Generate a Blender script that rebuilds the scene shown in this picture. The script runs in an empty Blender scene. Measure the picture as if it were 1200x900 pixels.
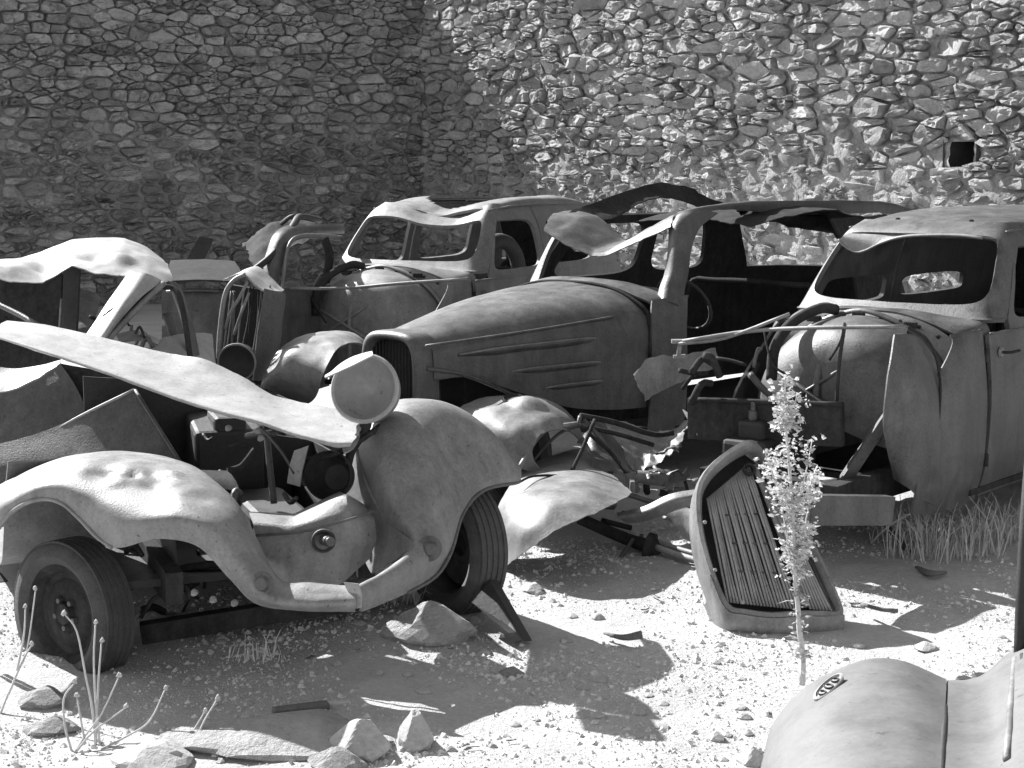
import bpy, math, random
import numpy as np
from mathutils import Vector, noise, Matrix
random.seed(7); rng = np.random.default_rng(7)
SC = bpy.context.scene
COL = SC.collection
R = math.radians

# ------------------------------------------------------------ camera, sky, sun, exposure
CAM_H, FPX, HOR = 1.85, 2000.0, 186.0
PITCH = math.atan((450 - HOR) / FPX)
cam = bpy.data.cameras.new('camera'); cam_o = bpy.data.objects.new('camera', cam); COL.objects.link(cam_o)
cam_o.location = (0, 0, CAM_H); cam_o.rotation_euler = (R(90) - PITCH, 0, 0)
cam.sensor_width = 36; cam.lens = 36 * FPX / 1200; cam.clip_start = .05; cam.clip_end = 2000
SC.camera = cam_o
SUN_EL = R(38); TRAVEL = (.70, -.71)          # horizontal direction in which the light travels
W_ = bpy.data.worlds.new('World'); SC.world = W_; W_.use_nodes = True
nt = W_.node_tree; nt.nodes.clear()
sky = nt.nodes.new('ShaderNodeTexSky'); sky.sky_type = 'NISHITA'; sky.sun_disc = False
sky.sun_elevation = SUN_EL; sky.sun_rotation = math.atan2(-TRAVEL[0], -TRAVEL[1])
bw = nt.nodes.new('ShaderNodeRGBToBW'); bg = nt.nodes.new('ShaderNodeBackground'); wo = nt.nodes.new('ShaderNodeOutputWorld')
bg.inputs[1].default_value = .095
nt.links.new(sky.outputs[0], bw.inputs[0]); nt.links.new(bw.outputs[0], bg.inputs[0]); nt.links.new(bg.outputs[0], wo.inputs[0])
sun = bpy.data.lights.new('sun', 'SUN'); sun.energy = 5.0; sun.angle = R(.5); sun.color = (1, 1, 1)
sun_o = bpy.data.objects.new('sun', sun); COL.objects.link(sun_o)
sd = Vector((TRAVEL[0] * math.cos(SUN_EL), TRAVEL[1] * math.cos(SUN_EL), -math.sin(SUN_EL)))
sun_o.rotation_euler = sd.to_track_quat('-Z', 'Y').to_euler(); sun_o.location = (-8, 9, 12)
SC.view_settings.view_transform = 'Standard'; SC.view_settings.look = 'None'
SC.view_settings.exposure = 1.3; SC.view_settings.gamma = 1

# ------------------------------------------------------------ geometry helpers
_cp, _sp = math.cos(PITCH), math.sin(PITCH)
def ray(X, Y):
    a, b = (X - 600) / FPX, (450 - Y) / FPX
    return np.array((a, _cp + b * _sp, b * _cp - _sp))
EYE = np.array((0, 0, CAM_H))
def W(X, Y, d):                                  # the place seen at a photo pixel, d metres out
    r = ray(X, Y); return EYE + r * (d / r[1])
def G(X, Y, z=0.0):                              # the place seen at a photo pixel on the level z
    r = ray(X, Y); return EYE + r * ((z - CAM_H) / r[2])
class Car:                                       # local frame: u forward, v to the car's left, z up
    def __init__(s, x, y, ang, vs=1.0):
        s.vs = vs; s.o = np.array((x, y, 0.0)); a = R(ang)
        s.f = np.array((-math.cos(a), -math.sin(a), 0)); s.l = np.array((math.sin(a), -math.cos(a), 0))
    def __call__(s, u, v, z): return s.o + s.f * u + s.l * (v * s.vs) + np.array((0, 0, z))
    def v(s, X, Y, v):                           # pixel -> point on the plane v = const
        r = ray(X, Y); t = np.dot(s.o + s.l * (v * s.vs) - EYE, s.l) / np.dot(r, s.l); return EYE + r * t
    def u(s, X, Y, u):
        r = ray(X, Y); t = np.dot(s.o + s.f * u - EYE, s.f) / np.dot(r, s.f); return EYE + r * t
def on_plane(X, Y, p, n):
    r = ray(X, Y); return EYE + r * (np.dot(p - EYE, n) / np.dot(r, n))

def cr(P, ts):                                   # Catmull-Rom along axis 0, ts in [0, n-1]
    n = len(P)
    if n == 1: return np.repeat(P, len(ts), 0)
    ext = np.concatenate([[2 * P[0] - P[1]], P, [2 * P[-1] - P[-2]]])
    i = np.clip(np.floor(ts).astype(int), 0, n - 2); t = ts - i
    sh = (-1,) + (1,) * (P.ndim - 1); t = t.reshape(sh)
    a, b, c, d = ext[i], ext[i + 1], ext[i + 2], ext[i + 3]
    return .5 * (2 * b + (c - a) * t + (2 * a - 5 * b + 4 * c - d) * t * t + (3 * b - a - 3 * c + d) * t ** 3)
def ln(P, ts):
    i = np.clip(np.floor(ts).astype(int), 0, max(len(P) - 2, 0)); t = (ts - i).reshape((-1,) + (1,) * (P.ndim - 1))
    return P[i] * (1 - t) + P[i + 1] * t
class Surf:
    def __init__(s, grid, lin=0.0): s.g = np.array(grid, float); s.R, s.C = s.g.shape[:2]; s.lin = lin
    def grid(s, ss, ts):
        a = s._g(cr, ss, ts)
        return a if not s.lin else a * (1 - s.lin) + s._g(ln, ss, ts) * s.lin
    def _g(s, cr, ss, ts): return np.swapaxes(cr(np.swapaxes(cr(s.g, np.asarray(ss, float)), 0, 1), np.asarray(ts, float)), 0, 1)
    def pt(s, a, b): return s.grid([a], [b])[0, 0]

def thing(name, label, cat, loc, group=None):
    o = bpy.data.objects.new(name, None); o.empty_display_size = .1; COL.objects.link(o); o.location = loc
    o['label'] = label; o['category'] = cat
    if group: o['group'] = group
    return o
def tag(o, label=None, cat=None, group=None, kind=None):
    for k, v in (('label', label), ('category', cat), ('group', group), ('kind', kind)):
        if v: o[k] = v
    return o
def chain(p):
    q = Vector((0, 0, 0))
    while p is not None: q = q + p.location; p = p.parent
    return q
def build(name, V, F, mat, parent=None, smooth=True, thick=0, off=0.0, origin=None, bevel=0):
    V = np.asarray(V, float)
    if parent is not None: base = np.array(chain(parent))
    elif origin is not None: base = np.array(origin, float)
    else: base = np.array(((V[:, 0].min() + V[:, 0].max()) / 2, (V[:, 1].min() + V[:, 1].max()) / 2, V[:, 2].min()))
    me = bpy.data.meshes.new(name); me.from_pydata((V - base).tolist(), [], [tuple(int(i) for i in f) for f in F]); me.update()
    if smooth: me.polygons.foreach_set('use_smooth', [True] * len(me.polygons))
    me.materials.append(mat)
    o = bpy.data.objects.new(name, me); COL.objects.link(o)
    if parent is not None: o.parent = parent
    else: o.location = base
    if thick:
        md = o.modifiers.new('solid', 'SOLIDIFY'); md.thickness = thick; md.offset = off
        if smooth and thick > .003:
            md = o.modifiers.new('edge', 'EDGE_SPLIT'); md.split_angle = R(50)
    if bevel:
        md = o.modifiers.new('bevel', 'BEVEL'); md.width = bevel; md.segments = 2
    return o
def nz(p, f, seed=0.0): return noise.noise(Vector((p[0] * f + seed, p[1] * f + seed * 1.7, p[2] * f - seed)))
def bump_pts(P, N, dents, wob, wf=6, seed=0.0, crease=0, cf=7):
    out = P.copy()
    for i in range(len(P)):
        d = 0.0
        for (c, r, a) in dents:
            q = np.linalg.norm(P[i] - c) / r
            if q < 1: d += a * (1 - q * q) ** 2
        if wob: d += wob * (nz(P[i], wf, seed) + .5 * nz(P[i], wf * 2.3, seed + 3))
        if crease: d += crease * (1 - 2.2 * abs(nz(P[i], cf, 11)) - .8 * abs(nz(P[i], cf * 2.1, 17)))
        out[i] = P[i] + N[i] * d
    return out
def grid_mesh(Gd):
    n, m = Gd.shape[:2]
    N = np.cross(np.gradient(Gd, axis=0), np.gradient(Gd, axis=1)); N /= np.linalg.norm(N, axis=2, keepdims=True) + 1e-12
    F = [(i * m + j, i * m + j + 1, (i + 1) * m + j + 1, (i + 1) * m + j) for i in range(n - 1) for j in range(m - 1)]
    return Gd.reshape(-1, 3), N.reshape(-1, 3), F
def sheet(name, grid, mat, parent=None, n=5, thick=.006, dents=(), wob=.002, wf=6, skip=None, rag=0, lin=0.0, crease=0, cf=7, **kw):
    S = grid if isinstance(grid, Surf) else Surf(grid, lin)
    ss = np.linspace(0, S.R - 1, (S.R - 1) * n + 1); ts = np.linspace(0, S.C - 1, (S.C - 1) * n + 1)
    Gd = S.grid(ss, ts)
    V, N, F = grid_mesh(Gd)
    if dents or wob or crease: V = bump_pts(V, N, dents, wob, wf, crease=crease, cf=cf)
    if rag:
        A = V.reshape(len(ss), len(ts), 3).copy(); Q = A.copy()
        for (ia, ib) in ((0, 1), (-1, -2)):
            for j in range(len(ts)):
                d = A[ib, j] - A[ia, j]; d /= np.linalg.norm(d) + 1e-9; Q[ia, j] += d * rag * (.5 + nz(A[ia, j], 23, 3) + .8 * nz(A[ia, j], 60, 5))
            for i in range(len(ss)):
                d = A[i, ib] - A[i, ia]; d /= np.linalg.norm(d) + 1e-9; Q[i, ia] += d * rag * (.5 + nz(A[i, ia], 23, 3) + .8 * nz(A[i, ia], 60, 5))
        V = Q.reshape(-1, 3)
    if skip:
        m = len(ts); keep = []
        for f in F:
            i, j = f[0] // m, f[0] % m
            if not skip((ss[i] + ss[i + 1]) / 2, (ts[j] + ts[j + 1]) / 2): keep.append(f)
        F = keep
        used = sorted({i for f in F for i in f}); mp = {k: q for q, k in enumerate(used)}
        V = V[used]; F = [tuple(mp[i] for i in f) for f in F]
    return build(name, V, F, mat, parent, thick=thick, **kw)
def holed(name, grid, hole, mat, parent=None, rect=None, n=56, m=7, thick=.02, wob=.0015, power=4.5, **kw):
    """a sheet with one rounded opening: hole = (s0,s1,t0,t1) in control-grid units"""
    S = grid if isinstance(grid, Surf) else Surf(grid)
    r0, r1, q0, q1 = rect or (0, S.R - 1, 0, S.C - 1)
    cs, ct = (hole[0] + hole[1]) / 2, (hole[2] + hole[3]) / 2; hs, ht = (hole[1] - hole[0]) / 2, (hole[3] - hole[2]) / 2
    # outer boundary walked at equal steps, hole as superellipse at the matching angle
    per = []
    k = n // 4
    for i in range(k): per.append((r0 + (r1 - r0) * i / k, q0))
    for i in range(k): per.append((r1, q0 + (q1 - q0) * i / k))
    for i in range(k): per.append((r1 - (r1 - r0) * i / k, q1))
    for i in range(k): per.append((r0, q1 - (q1 - q0) * i / k))
    V = []
    for (a, b) in per:
        # match by normalised rectangle coordinates
        x = 2 * (a - r0) / (r1 - r0) - 1; y = 2 * (b - q0) / (q1 - q0) - 1
        q = (abs(x) ** power + abs(y) ** power) ** (1 / power)
        ha, hb = cs + hs * x / q, ct + ht * y / q
        for j in range(m + 1):
            t = j / m; V.append((ha + (a - ha) * t, hb + (b - hb) * t))
    P = np.array([S.pt(a, b) for a, b in V])
    if wob: P = P + np.array([[wob * nz(p, 7), wob * nz(p, 7, 5), wob * nz(p, 7, 9)] for p in P])
    K = len(per); F = []
    for i in range(K):
        i2 = (i + 1) % K
        for j in range(m): F.append((i * (m + 1) + j, i * (m + 1) + j + 1, i2 * (m + 1) + j + 1, i2 * (m + 1) + j))
    return build(name, P, F, mat, parent, thick=thick, **kw)
def tube_mesh(pts, r, sides=8, n=4, flat=1.0, up=None, curve=True):
    P = np.array(pts, float)
    rr = np.array(r if hasattr(r, '__len__') else [r] * len(P), float)
    if curve and len(P) > 2:
        ts = np.linspace(0, len(P) - 1, (len(P) - 1) * n + 1); rr = np.interp(ts, range(len(P)), rr); P = cr(P, ts)
    T = np.gradient(P, axis=0); T /= np.linalg.norm(T, axis=1, keepdims=True) + 1e-12
    u0 = np.array(up if up is not None else ((0, 0, 1) if abs(T[0][2]) < .9 else (1, 0, 0)), float)
    V = []; F = []
    e = u0
    for i in range(len(P)):
        e = e - T[i] * np.dot(e, T[i]); e /= np.linalg.norm(e) + 1e-12
        b = np.cross(T[i], e)
        for k in range(sides):
            a = 2 * math.pi * k / sides; V.append(P[i] + rr[i] * (math.cos(a) * e * flat + math.sin(a) * b))
    m = sides
    for i in range(len(P) - 1):
        for k in range(m): F.append((i * m + k, i * m + (k + 1) % m, (i + 1) * m + (k + 1) % m, (i + 1) * m + k))
    F.append(tuple(range(m))[::-1]); F.append(tuple(range((len(P) - 1) * m, len(P) * m)))
    return V, F
def tube(name, pts, r, mat, parent=None, **kw):
    bk = {k: kw.pop(k) for k in ('origin', 'smooth') if k in kw}
    V, F = tube_mesh(pts, r, **kw); return build(name, V, F, mat, parent, **bk)
def join(ms):
    V = []; F = []
    for v, f in ms:
        b = len(V); V += [tuple(p) for p in v]; F += [tuple(i + b for i in q) for q in f]
    return V, F
def beam_mesh(p0, p1, w, h, up=(0, 0, 1)):
    p0 = np.array(p0, float); p1 = np.array(p1, float); t = p1 - p0; t /= np.linalg.norm(t)
    u = np.array(up, float); u = u - t * np.dot(u, t); u /= np.linalg.norm(u) + 1e-12; s = np.cross(t, u)
    V = [p + s * a * w / 2 + u * b * h / 2 for p in (p0, p1) for a, b in ((-1, -1), (1, -1), (1, 1), (-1, 1))]
    return V, [(3, 2, 1, 0), (4, 5, 6, 7), (0, 1, 5, 4), (1, 2, 6, 5), (2, 3, 7, 6), (3, 0, 4, 7)]
def beam(name, p0, p1, w, h, mat, parent=None, up=(0, 0, 1), bevel=.004, **kw):
    V, F = beam_mesh(p0, p1, w, h, up); return build(name, V, F, mat, parent, smooth=False, bevel=bevel, **kw)
def lathe_mesh(c, axis, prof, seg=40, closed=False):
    c = np.array(c, float); ax = np.array(axis, float); ax /= np.linalg.norm(ax)
    e = np.cross(ax, (0, 0, 1)) if abs(ax[2]) < .95 else np.cross(ax, (1, 0, 0)); e /= np.linalg.norm(e); b = np.cross(ax, e)
    V = []; F = []; n = len(prof)
    for k in range(seg):
        a = 2 * math.pi * k / seg; d = math.cos(a) * e + math.sin(a) * b
        for r, h in prof: V.append(c + ax * h + d * r)
    for k in range(seg):
        k2 = (k + 1) % seg
        for j in range(n if closed else n - 1):
            j2 = (j + 1) % n; F.append((k * n + j, k * n + j2, k2 * n + j2, k2 * n + j))
    return V, F
def lathe(name, c, axis, prof, mat, parent=None, seg=40, closed=False, **kw):
    V, F = lathe_mesh(c, axis, prof, seg, closed); o = build(name, V, F, mat, parent, **kw)
    md = o.modifiers.new('edge', 'EDGE_SPLIT'); md.split_angle = R(38); return o

# ------------------------------------------------------------ materials (all grey: a black-and-white photograph)
def mat(name, lo, hi, rough=.7, scale=6, bump=.25, bscale=60, spec=.5, detail=8, fine=None, metallic=0, speck=0, rvar=.15, bdist=.01, streak=0):
    m = bpy.data.materials.new(name); m.use_nodes = True; t = m.node_tree; N = t.nodes; L = t.links
    b = N['Principled BSDF']; tc = N.new('ShaderNodeTexCoord')
    def noi(sc, det=8, ro=.62, dist=0):
        x = N.new('ShaderNodeTexNoise'); x.inputs['Scale'].default_value = sc; x.inputs['Detail'].default_value = det
        x.inputs['Roughness'].default_value = ro; x.inputs['Distortion'].default_value = dist; L.new(tc.outputs['Object'], x.inputs['Vector']); return x
    a = noi(scale, detail, .65, .4); c = noi(fine or scale * 9, 6, .7)
    mx = N.new('ShaderNodeMath'); mx.operation = 'MULTIPLY_ADD'; mx.inputs[1].default_value = .45
    L.new(c.outputs[0], mx.inputs[0])
    m2 = N.new('ShaderNodeMath'); m2.operation = 'MULTIPLY'; m2.inputs[1].default_value = .55; L.new(a.outputs[0], m2.inputs[0]); L.new(m2.outputs[0], mx.inputs[2])
    rp = N.new('ShaderNodeValToRGB'); rp.color_ramp.elements[0].position = .36; rp.color_ramp.elements[1].position = .64
    rp.color_ramp.elements[0].color = (lo, lo, lo, 1); rp.color_ramp.elements[1].color = (hi, hi, hi, 1)
    L.new(mx.outputs[0], rp.inputs[0]); col = rp.outputs[0]
    if speck:                                       # flaked paint / rust pits
        s = noi(scale * 5, 10, .75); sr = N.new('ShaderNodeValToRGB'); sr.color_ramp.elements[0].position = .60; sr.color_ramp.elements[1].position = .66
        sr.color_ramp.elements[0].color = (0, 0, 0, 1); sr.color_ramp.elements[1].color = (1, 1, 1, 1); L.new(s.outputs[0], sr.inputs[0])
        mm = N.new('ShaderNodeMix'); mm.data_type = 'RGBA'; mm.blend_type = 'MIX'; L.new(sr.outputs[0], mm.inputs[0]); L.new(col, mm.inputs[6])
        mm.inputs[7].default_value = (lo * speck, lo * speck, lo * speck, 1); col = mm.outputs[2]
    if streak:
        mp = N.new('ShaderNodeMapping'); mp.inputs['Scale'].default_value = (1, 1, .12); L.new(tc.outputs['Object'], mp.inputs[0])
        st = noi(22, 5, .6); L.new(mp.outputs[0], st.inputs['Vector']); pt = noi(2.3, 4, .6)
        ad = N.new('ShaderNodeMath'); ad.operation = 'ADD'; L.new(st.outputs[0], ad.inputs[0]); L.new(pt.outputs[0], ad.inputs[1])
        mr = N.new('ShaderNodeMapRange'); mr.inputs[1].default_value = .7; mr.inputs[2].default_value = 1.3; mr.inputs[3].default_value = 1 - streak; mr.inputs[4].default_value = 1 + streak; L.new(ad.outputs[0], mr.inputs[0])
        ml = N.new('ShaderNodeMix'); ml.data_type = 'RGBA'; ml.blend_type = 'MULTIPLY'; ml.inputs[0].default_value = 1; L.new(col, ml.inputs[6]); L.new(mr.outputs[0], ml.inputs[7]); col = ml.outputs[2]
    L.new(col, b.inputs['Base Color'])
    rr = N.new('ShaderNodeMapRange'); rr.inputs[1].default_value = .3; rr.inputs[2].default_value = .7
    rr.inputs[3].default_value = max(.05, rough - rvar); rr.inputs[4].default_value = min(1, rough + rvar); L.new(a.outputs[0], rr.inputs[0]); L.new(rr.outputs[0], b.inputs['Roughness'])
    b.inputs['Specular IOR Level'].default_value = spec; b.inputs['Metallic'].default_value = metallic
    if bump:
        d = noi(bscale, 6, .7); bp = N.new('ShaderNodeBump'); bp.inputs['Strength'].default_value = bump; bp.inputs['Distance'].default_value = bdist
        L.new(d.outputs[0], bp.inputs['Height']); L.new(bp.outputs[0], b.inputs['Normal'])
    return m
M = dict(
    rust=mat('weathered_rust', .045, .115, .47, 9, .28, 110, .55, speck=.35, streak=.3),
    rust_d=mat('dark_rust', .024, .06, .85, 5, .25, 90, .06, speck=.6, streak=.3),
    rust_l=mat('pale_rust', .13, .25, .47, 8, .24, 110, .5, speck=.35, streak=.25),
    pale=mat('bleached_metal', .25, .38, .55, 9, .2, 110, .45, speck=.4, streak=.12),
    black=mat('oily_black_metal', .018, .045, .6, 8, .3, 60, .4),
    rubber=mat('perished_rubber', .045, .105, .8, 14, .35, 70, .3),
    stone_l=mat('rubble_stone', .27, .50, .9, 3, 1, 34, .2, bdist=.04),
    stone_d=mat('grey_rubble_stone', .19, .36, .9, 3, 1, 34, .2, bdist=.04),
    stone_p=mat('pale_rubble_stone', .36, .60, .9, 3, 1, 34, .2, bdist=.04),
    mortar=mat('lime_mortar', .28, .50, .95, 4, 1, 28, .1, bdist=.05),
    dark=mat('hole_shade', .07, .12, .95, 5, .5, 20, .1),  # wall hole darker than the stone, its shade put into the colour
    soil=mat('gravel_ground', .38, .60, .95, 2.5, .9, 60, .15, fine=45, bdist=.02),
    chip=mat('gravel_chip', .42, .75, .9, 9, .3, 60, .2),
    rock=mat('pale_rock', .3, .5, .9, 6, .6, 30, .2, bdist=.02),
    wood=mat('weathered_wood', .10, .2, .85, 5, .4, 50, .2),
    straw=mat('dry_straw', .42, .6, .8, 8, 0, 30, .3),
    wing=mat('dulled_wing_paint', .105, .155, .6, 5, .12, 90, .4, speck=.6, streak=.05),
    bloom=mat('white_blossom', .5, .7, .8, 8, 0, 30, .3),
    leaf=mat('dusty_leaf', .25, .4, .8, 8, 0, 30, .3),
    glassy=mat('dusty_lens', .22, .34, .35, 3, .05, 40, .5, speck=.35),
    badge=mat('badge_plate', .3, .42, .4, 20, .1, 60, .6),
)

def thin(m, w):                                    # petals and leaves let light through
    t = m.node_tree; b = t.nodes['Principled BSDF']; tr = t.nodes.new('ShaderNodeBsdfTranslucent'); mx = t.nodes.new('ShaderNodeMixShader'); mx.inputs[0].default_value = w
    src = b.inputs['Base Color'].links[0].from_socket; t.links.new(src, tr.inputs[0]); t.links.new(b.outputs[0], mx.inputs[1]); t.links.new(tr.outputs[0], mx.inputs[2])
    t.links.new(mx.outputs[0], t.nodes['Material Output'].inputs[0])
thin(M['bloom'], .35); thin(M['leaf'], .4)
# ------------------------------------------------------------ ground
def gz(x, y):
    s = min(max((7.6 - y) / 2.0, 0), 1.4)
    b = min(max((-x - .5) / 1.1, 0), 1)
    z = -.085 * s - .07 * b * min(s, 1)
    z += .035 * nz((x, y, 0), .9, 2) + .014 * nz((x, y, 0), 3.1, 5)
    z += .05 * math.exp(-((x + .45) ** 2 + (y - 6.65) ** 2) / .08)
    return z
def ground():
    def axis(lo, hi, step, far):
        c = list(np.arange(lo, hi + 1e-6, step)); a = []; b = []; s = step; q = lo
        while q > -far: s *= 1.5; q -= s; a.append(q)
        s = step; q = hi
        while q < far: s *= 1.5; q += s; b.append(q)
        return np.array(a[::-1] + c + b)
    xs = axis(-3.2, 4.2, .04, 900); ys = axis(3.2, 9.4, .04, 900)
    V = [(x, y, gz(x, y) + .006 * nz((x, y, 0), 14, 1) if abs(x) < 12 and -2 < y < 20 else (gz(x, y) if abs(x) < 60 and abs(y) < 60 else -.05)) for x in xs for y in ys]
    n, m = len(xs), len(ys)
    F = [(i * m + j, (i + 1) * m + j, (i + 1) * m + j + 1, i * m + j + 1) for i in range(n - 1) for j in range(m - 1)]
    return tag(build('ground', V, F, M['soil'], origin=(0, 0, 0)), kind='structure')
ground()
def rockmesh(c, r, seed, flat=.7, sub=2, jag=.35):
    import bmesh
    bm = bmesh.new(); bmesh.ops.create_icosphere(bm, subdivisions=sub, radius=1)
    V = []
    for v in bm.verts:
        p = v.co.copy(); k = 1 + jag * noise.noise(p * 1.1 + Vector((seed, seed * .7, 0))) + jag * .5 * noise.noise(p * 2.7 + Vector((0, seed, seed)))
        q = p * k
        for ax in ((.8, .3, .5), (-.5, .7, .5), (.1, -.8, .6), (-.7, -.4, .6)):     # broken faces
            a = Vector(ax); a.normalize(); e = q.dot(a)
            if e > .72: q -= a * (e - .72)
        V.append((c[0] + q.x * r[0], c[1] + q.y * r[1], c[2] + q.z * r[2] * flat))
    F = [tuple(v.index for v in f.verts) for f in bm.faces]; bm.free(); return V, F
def gravel():
    V = []; F = []; k = 0
    N = 90000
    X = rng.uniform(-2.6, 3.6, N); Y = 3.6 + (rng.random(N) ** 1.2) * 5.2
    for x, y in zip(X, Y):
        if abs(x) > .31 * y + .3: continue
        if nz((x, y, 0), 1.6, 8) + .35 < rng.random() * .8: continue
        r = .0042 + .014 * rng.random() ** 6; z = gz(x, y) + .002
        a0 = rng.random() * 6.28; h = r * (.25 + .5 * rng.random()); tx, ty = rng.normal(0, .4, 2) * r
        b = len(V)
        for q in range(5):
            a = a0 + q * 1.2566 + rng.normal(0, .25); rr = r * (.75 + .5 * rng.random()); V.append((x + rr * math.cos(a), y + rr * math.sin(a) * .9, z - .004 + .25 * h * rng.random()))
        V.append((x + tx, y + ty, z + h)); V.append((x - tx * .6, y - ty * .8, z + h * .85))
        F += [(b, b + 1, b + 5), (b + 1, b + 2, b + 5), (b + 2, b + 6, b + 5), (b + 2, b + 3, b + 6), (b + 3, b + 4, b + 6), (b + 4, b + 5, b + 6), (b + 4, b, b + 5)]
    o = build('gravel', V, F, M['chip'], smooth=False, origin=(0, 0, 0)); tag(o, 'pale loose gravel chips strewn over the sunlit yard', 'gravel', kind='stuff')
gravel()

# ------------------------------------------------------------ rubble walls
def clip(poly, p, n):
    out = []
    for i in range(len(poly)):
        a, b = poly[i], poly[(i + 1) % len(poly)]
        da = (a[0] - p[0]) * n[0] + (a[1] - p[1]) * n[1]; db = (b[0] - p[0]) * n[0] + (b[1] - p[1]) * n[1]
        if da <= 0: out.append(a)
        if da * db < 0:
            t = da / (da - db); out.append((a[0] + (b[0] - a[0]) * t, a[1] + (b[1] - a[1]) * t))
    return out
def rubble_wall(name, label, p0, along, length, height, nrm, cw, ch, vis, mort, hole=None, mats=('stone_l', 'stone_d', 'stone_p'), proud=(.03, .13), seed=1):
    rg = np.random.default_rng(seed)
    p0 = np.array(p0, float); al = np.array(along, float); al /= np.linalg.norm(al); n = np.array(nrm, float); n /= np.linalg.norm(n); up = np.array((0, 0, 1.0))
    root = thing(name, label, 'wall', tuple(p0 + al * length / 2))
    P = lambda s, z, h: p0 + al * s + up * z + n * h
    # backing of lime mortar, uneven
    st = .055; ns, nzz = int(length / st), int((height + .6) / st)
    V = []; F = []
    for i in range(ns + 1):
        for j in range(nzz + 1):
            s, z = i * length / ns, -.5 + j * (height + .5) / nzz
            V.append(P(s, z, -.055 * (1 - mort(s, z)) + .03 * noise.noise(Vector((s * 2.2, z * 2.2, seed))) + .03 * noise.noise(Vector((s * 7, z * 7, seed + 4))) + .03 * noise.noise(Vector((s * 15, z * 15, seed + 9))) + .022 * mort(s, z)))
    inh = lambda s, z: hole and hole[0] < s < hole[1] and hole[2] < z < hole[3]
    for i in range(ns):
        for j in range(nzz):
            s, z = (i + .5) * length / ns, -.5 + (j + .5) * (height + .5) / nzz
            if not inh(s, z): F.append((i * (nzz + 1) + j, (i + 1) * (nzz + 1) + j, (i + 1) * (nzz + 1) + j + 1, i * (nzz + 1) + j + 1))
    b = len(V)                                           # the back and the top, so the wall has its thickness
    T = .55
    q = [P(0, -.5, -T), P(length, -.5, -T), P(length, height, -T), P(0, height, -T), P(0, height, .02), P(length, height, .02), P(0, -.5, 0), P(length, -.5, 0)]
    V += q; F += [(b, b + 1, b + 2, b + 3), (b + 3, b + 2, b + 5, b + 4), (b, b + 3, b + 4, b + 6), (b + 1, b + 7, b + 5, b + 2)]
    build('mortar', V, F, M[mort.mat], root)
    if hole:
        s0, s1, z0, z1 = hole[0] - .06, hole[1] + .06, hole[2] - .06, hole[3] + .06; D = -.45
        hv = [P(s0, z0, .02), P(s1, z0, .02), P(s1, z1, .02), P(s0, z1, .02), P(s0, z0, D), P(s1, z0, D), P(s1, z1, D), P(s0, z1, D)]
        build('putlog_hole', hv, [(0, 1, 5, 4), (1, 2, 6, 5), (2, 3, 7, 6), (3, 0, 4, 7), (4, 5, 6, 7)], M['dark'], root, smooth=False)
    # sites in wavering courses
    sites = []
    z = -.3; row = 0
    while z < height + .1:
        rh = ch * rg.choice((.5, .7, .9, 1.1, 1.5), p=(.2, .25, .25, .2, .1)); s = -rg.random() * cw
        while s < length + cw:
            w = cw * min(max(rg.lognormal(-.12, .45), .35), 2.2)
            zz = z + rh * .5 + .10 * ch * rg.normal() + .12 * noise.noise(Vector((s * .5, z * .6, seed)))
            sites.append((s + w / 2, zz, w, rh))
            for _ in range(rg.poisson(.55)): sites.append((s + w * rg.random(), zz + rh * rg.choice((-.5, .5)), cw * .4, rh * .5))
            s += w
        z += rh; row += 1
    S = np.array([(a, b) for a, b, _, _ in sites]); asp = ch / cw * 1.15
    WT = np.array([(ch * .42 * min(rg.lognormal(0, .35), 1.7)) ** 2 * (.25 if w < cw * .6 else 1) for _, _, w, _ in sites])
    done = []
    for i, (a, bz, w, rh) in enumerate(sites):
        if not (-.1 < a < length + .1 and bz < height): continue
        if hole and hole[0] - .05 < a < hole[1] + .05 and hole[2] - .05 < bz < hole[3] + .05: continue
        poly = [(a - 1.0, bz - .6), (a + 1.0, bz - .6), (a + 1.0, bz + .6), (a - 1.0, bz + .6)]
        d = (np.abs(S[:, 0] - a) * asp) ** 2 + (S[:, 1] - bz) ** 2
        for k in np.argsort(d)[1:16]:
            dx, dz = S[k, 0] - a, S[k, 1] - bz
            nx, nz_ = dx * asp * asp, dz
            tt = min(max(.5 + (WT[i] - WT[k]) / (2 * d[k] + 1e-9), .12), .88)
            poly = clip(poly, (a + dx * tt, bz + dz * tt), (nx, nz_))
            if len(poly) < 3: break
        if len(poly) < 3: continue
        poly = np.array(poly); c = poly.mean(0)
        poly[:, 0] = np.clip(poly[:, 0], 0.0, length); poly[:, 1] = np.clip(poly[:, 1], -.5, height)
        if hole and np.any((poly[:, 0] > hole[0]) & (poly[:, 0] < hole[1]) & (poly[:, 1] > hole[2]) & (poly[:, 1] < hole[3])): 
            continue
        mo = mort(a, bz)
        area = .5 * abs(np.dot(poly[:, 0], np.roll(poly[:, 1], 1)) - np.dot(poly[:, 1], np.roll(poly[:, 0], 1)))
        if area < .0015: continue
        # resample the outline to 10 uneven points
        seg = np.roll(poly, -1, 0) - poly; ln = np.hypot(seg[:, 0], seg[:, 1]); cum = np.concatenate([[0], np.cumsum(ln)])
        K = 11; ring = []
        for k in range(K):
            t = (k + rg.uniform(-.2, .2)) / K % 1 * cum[-1]; e = min(np.searchsorted(cum, t, 'right') - 1, len(poly) - 1)
            ring.append(poly[e] + seg[e] * (t - cum[e]) / max(ln[e], 1e-6))
        ring = np.array(ring); c = ring.mean(0)
        shr = (.98 - .2 * mo) * (1 - .12 * rg.random()); ring = c + (ring - c) * shr * (1 + rg.normal(0, .055, (K, 1)))
        pr = rg.uniform(*proud) * (1 - .45 * mo) * (1.0 if rg.random() < .9 else .4)
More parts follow.
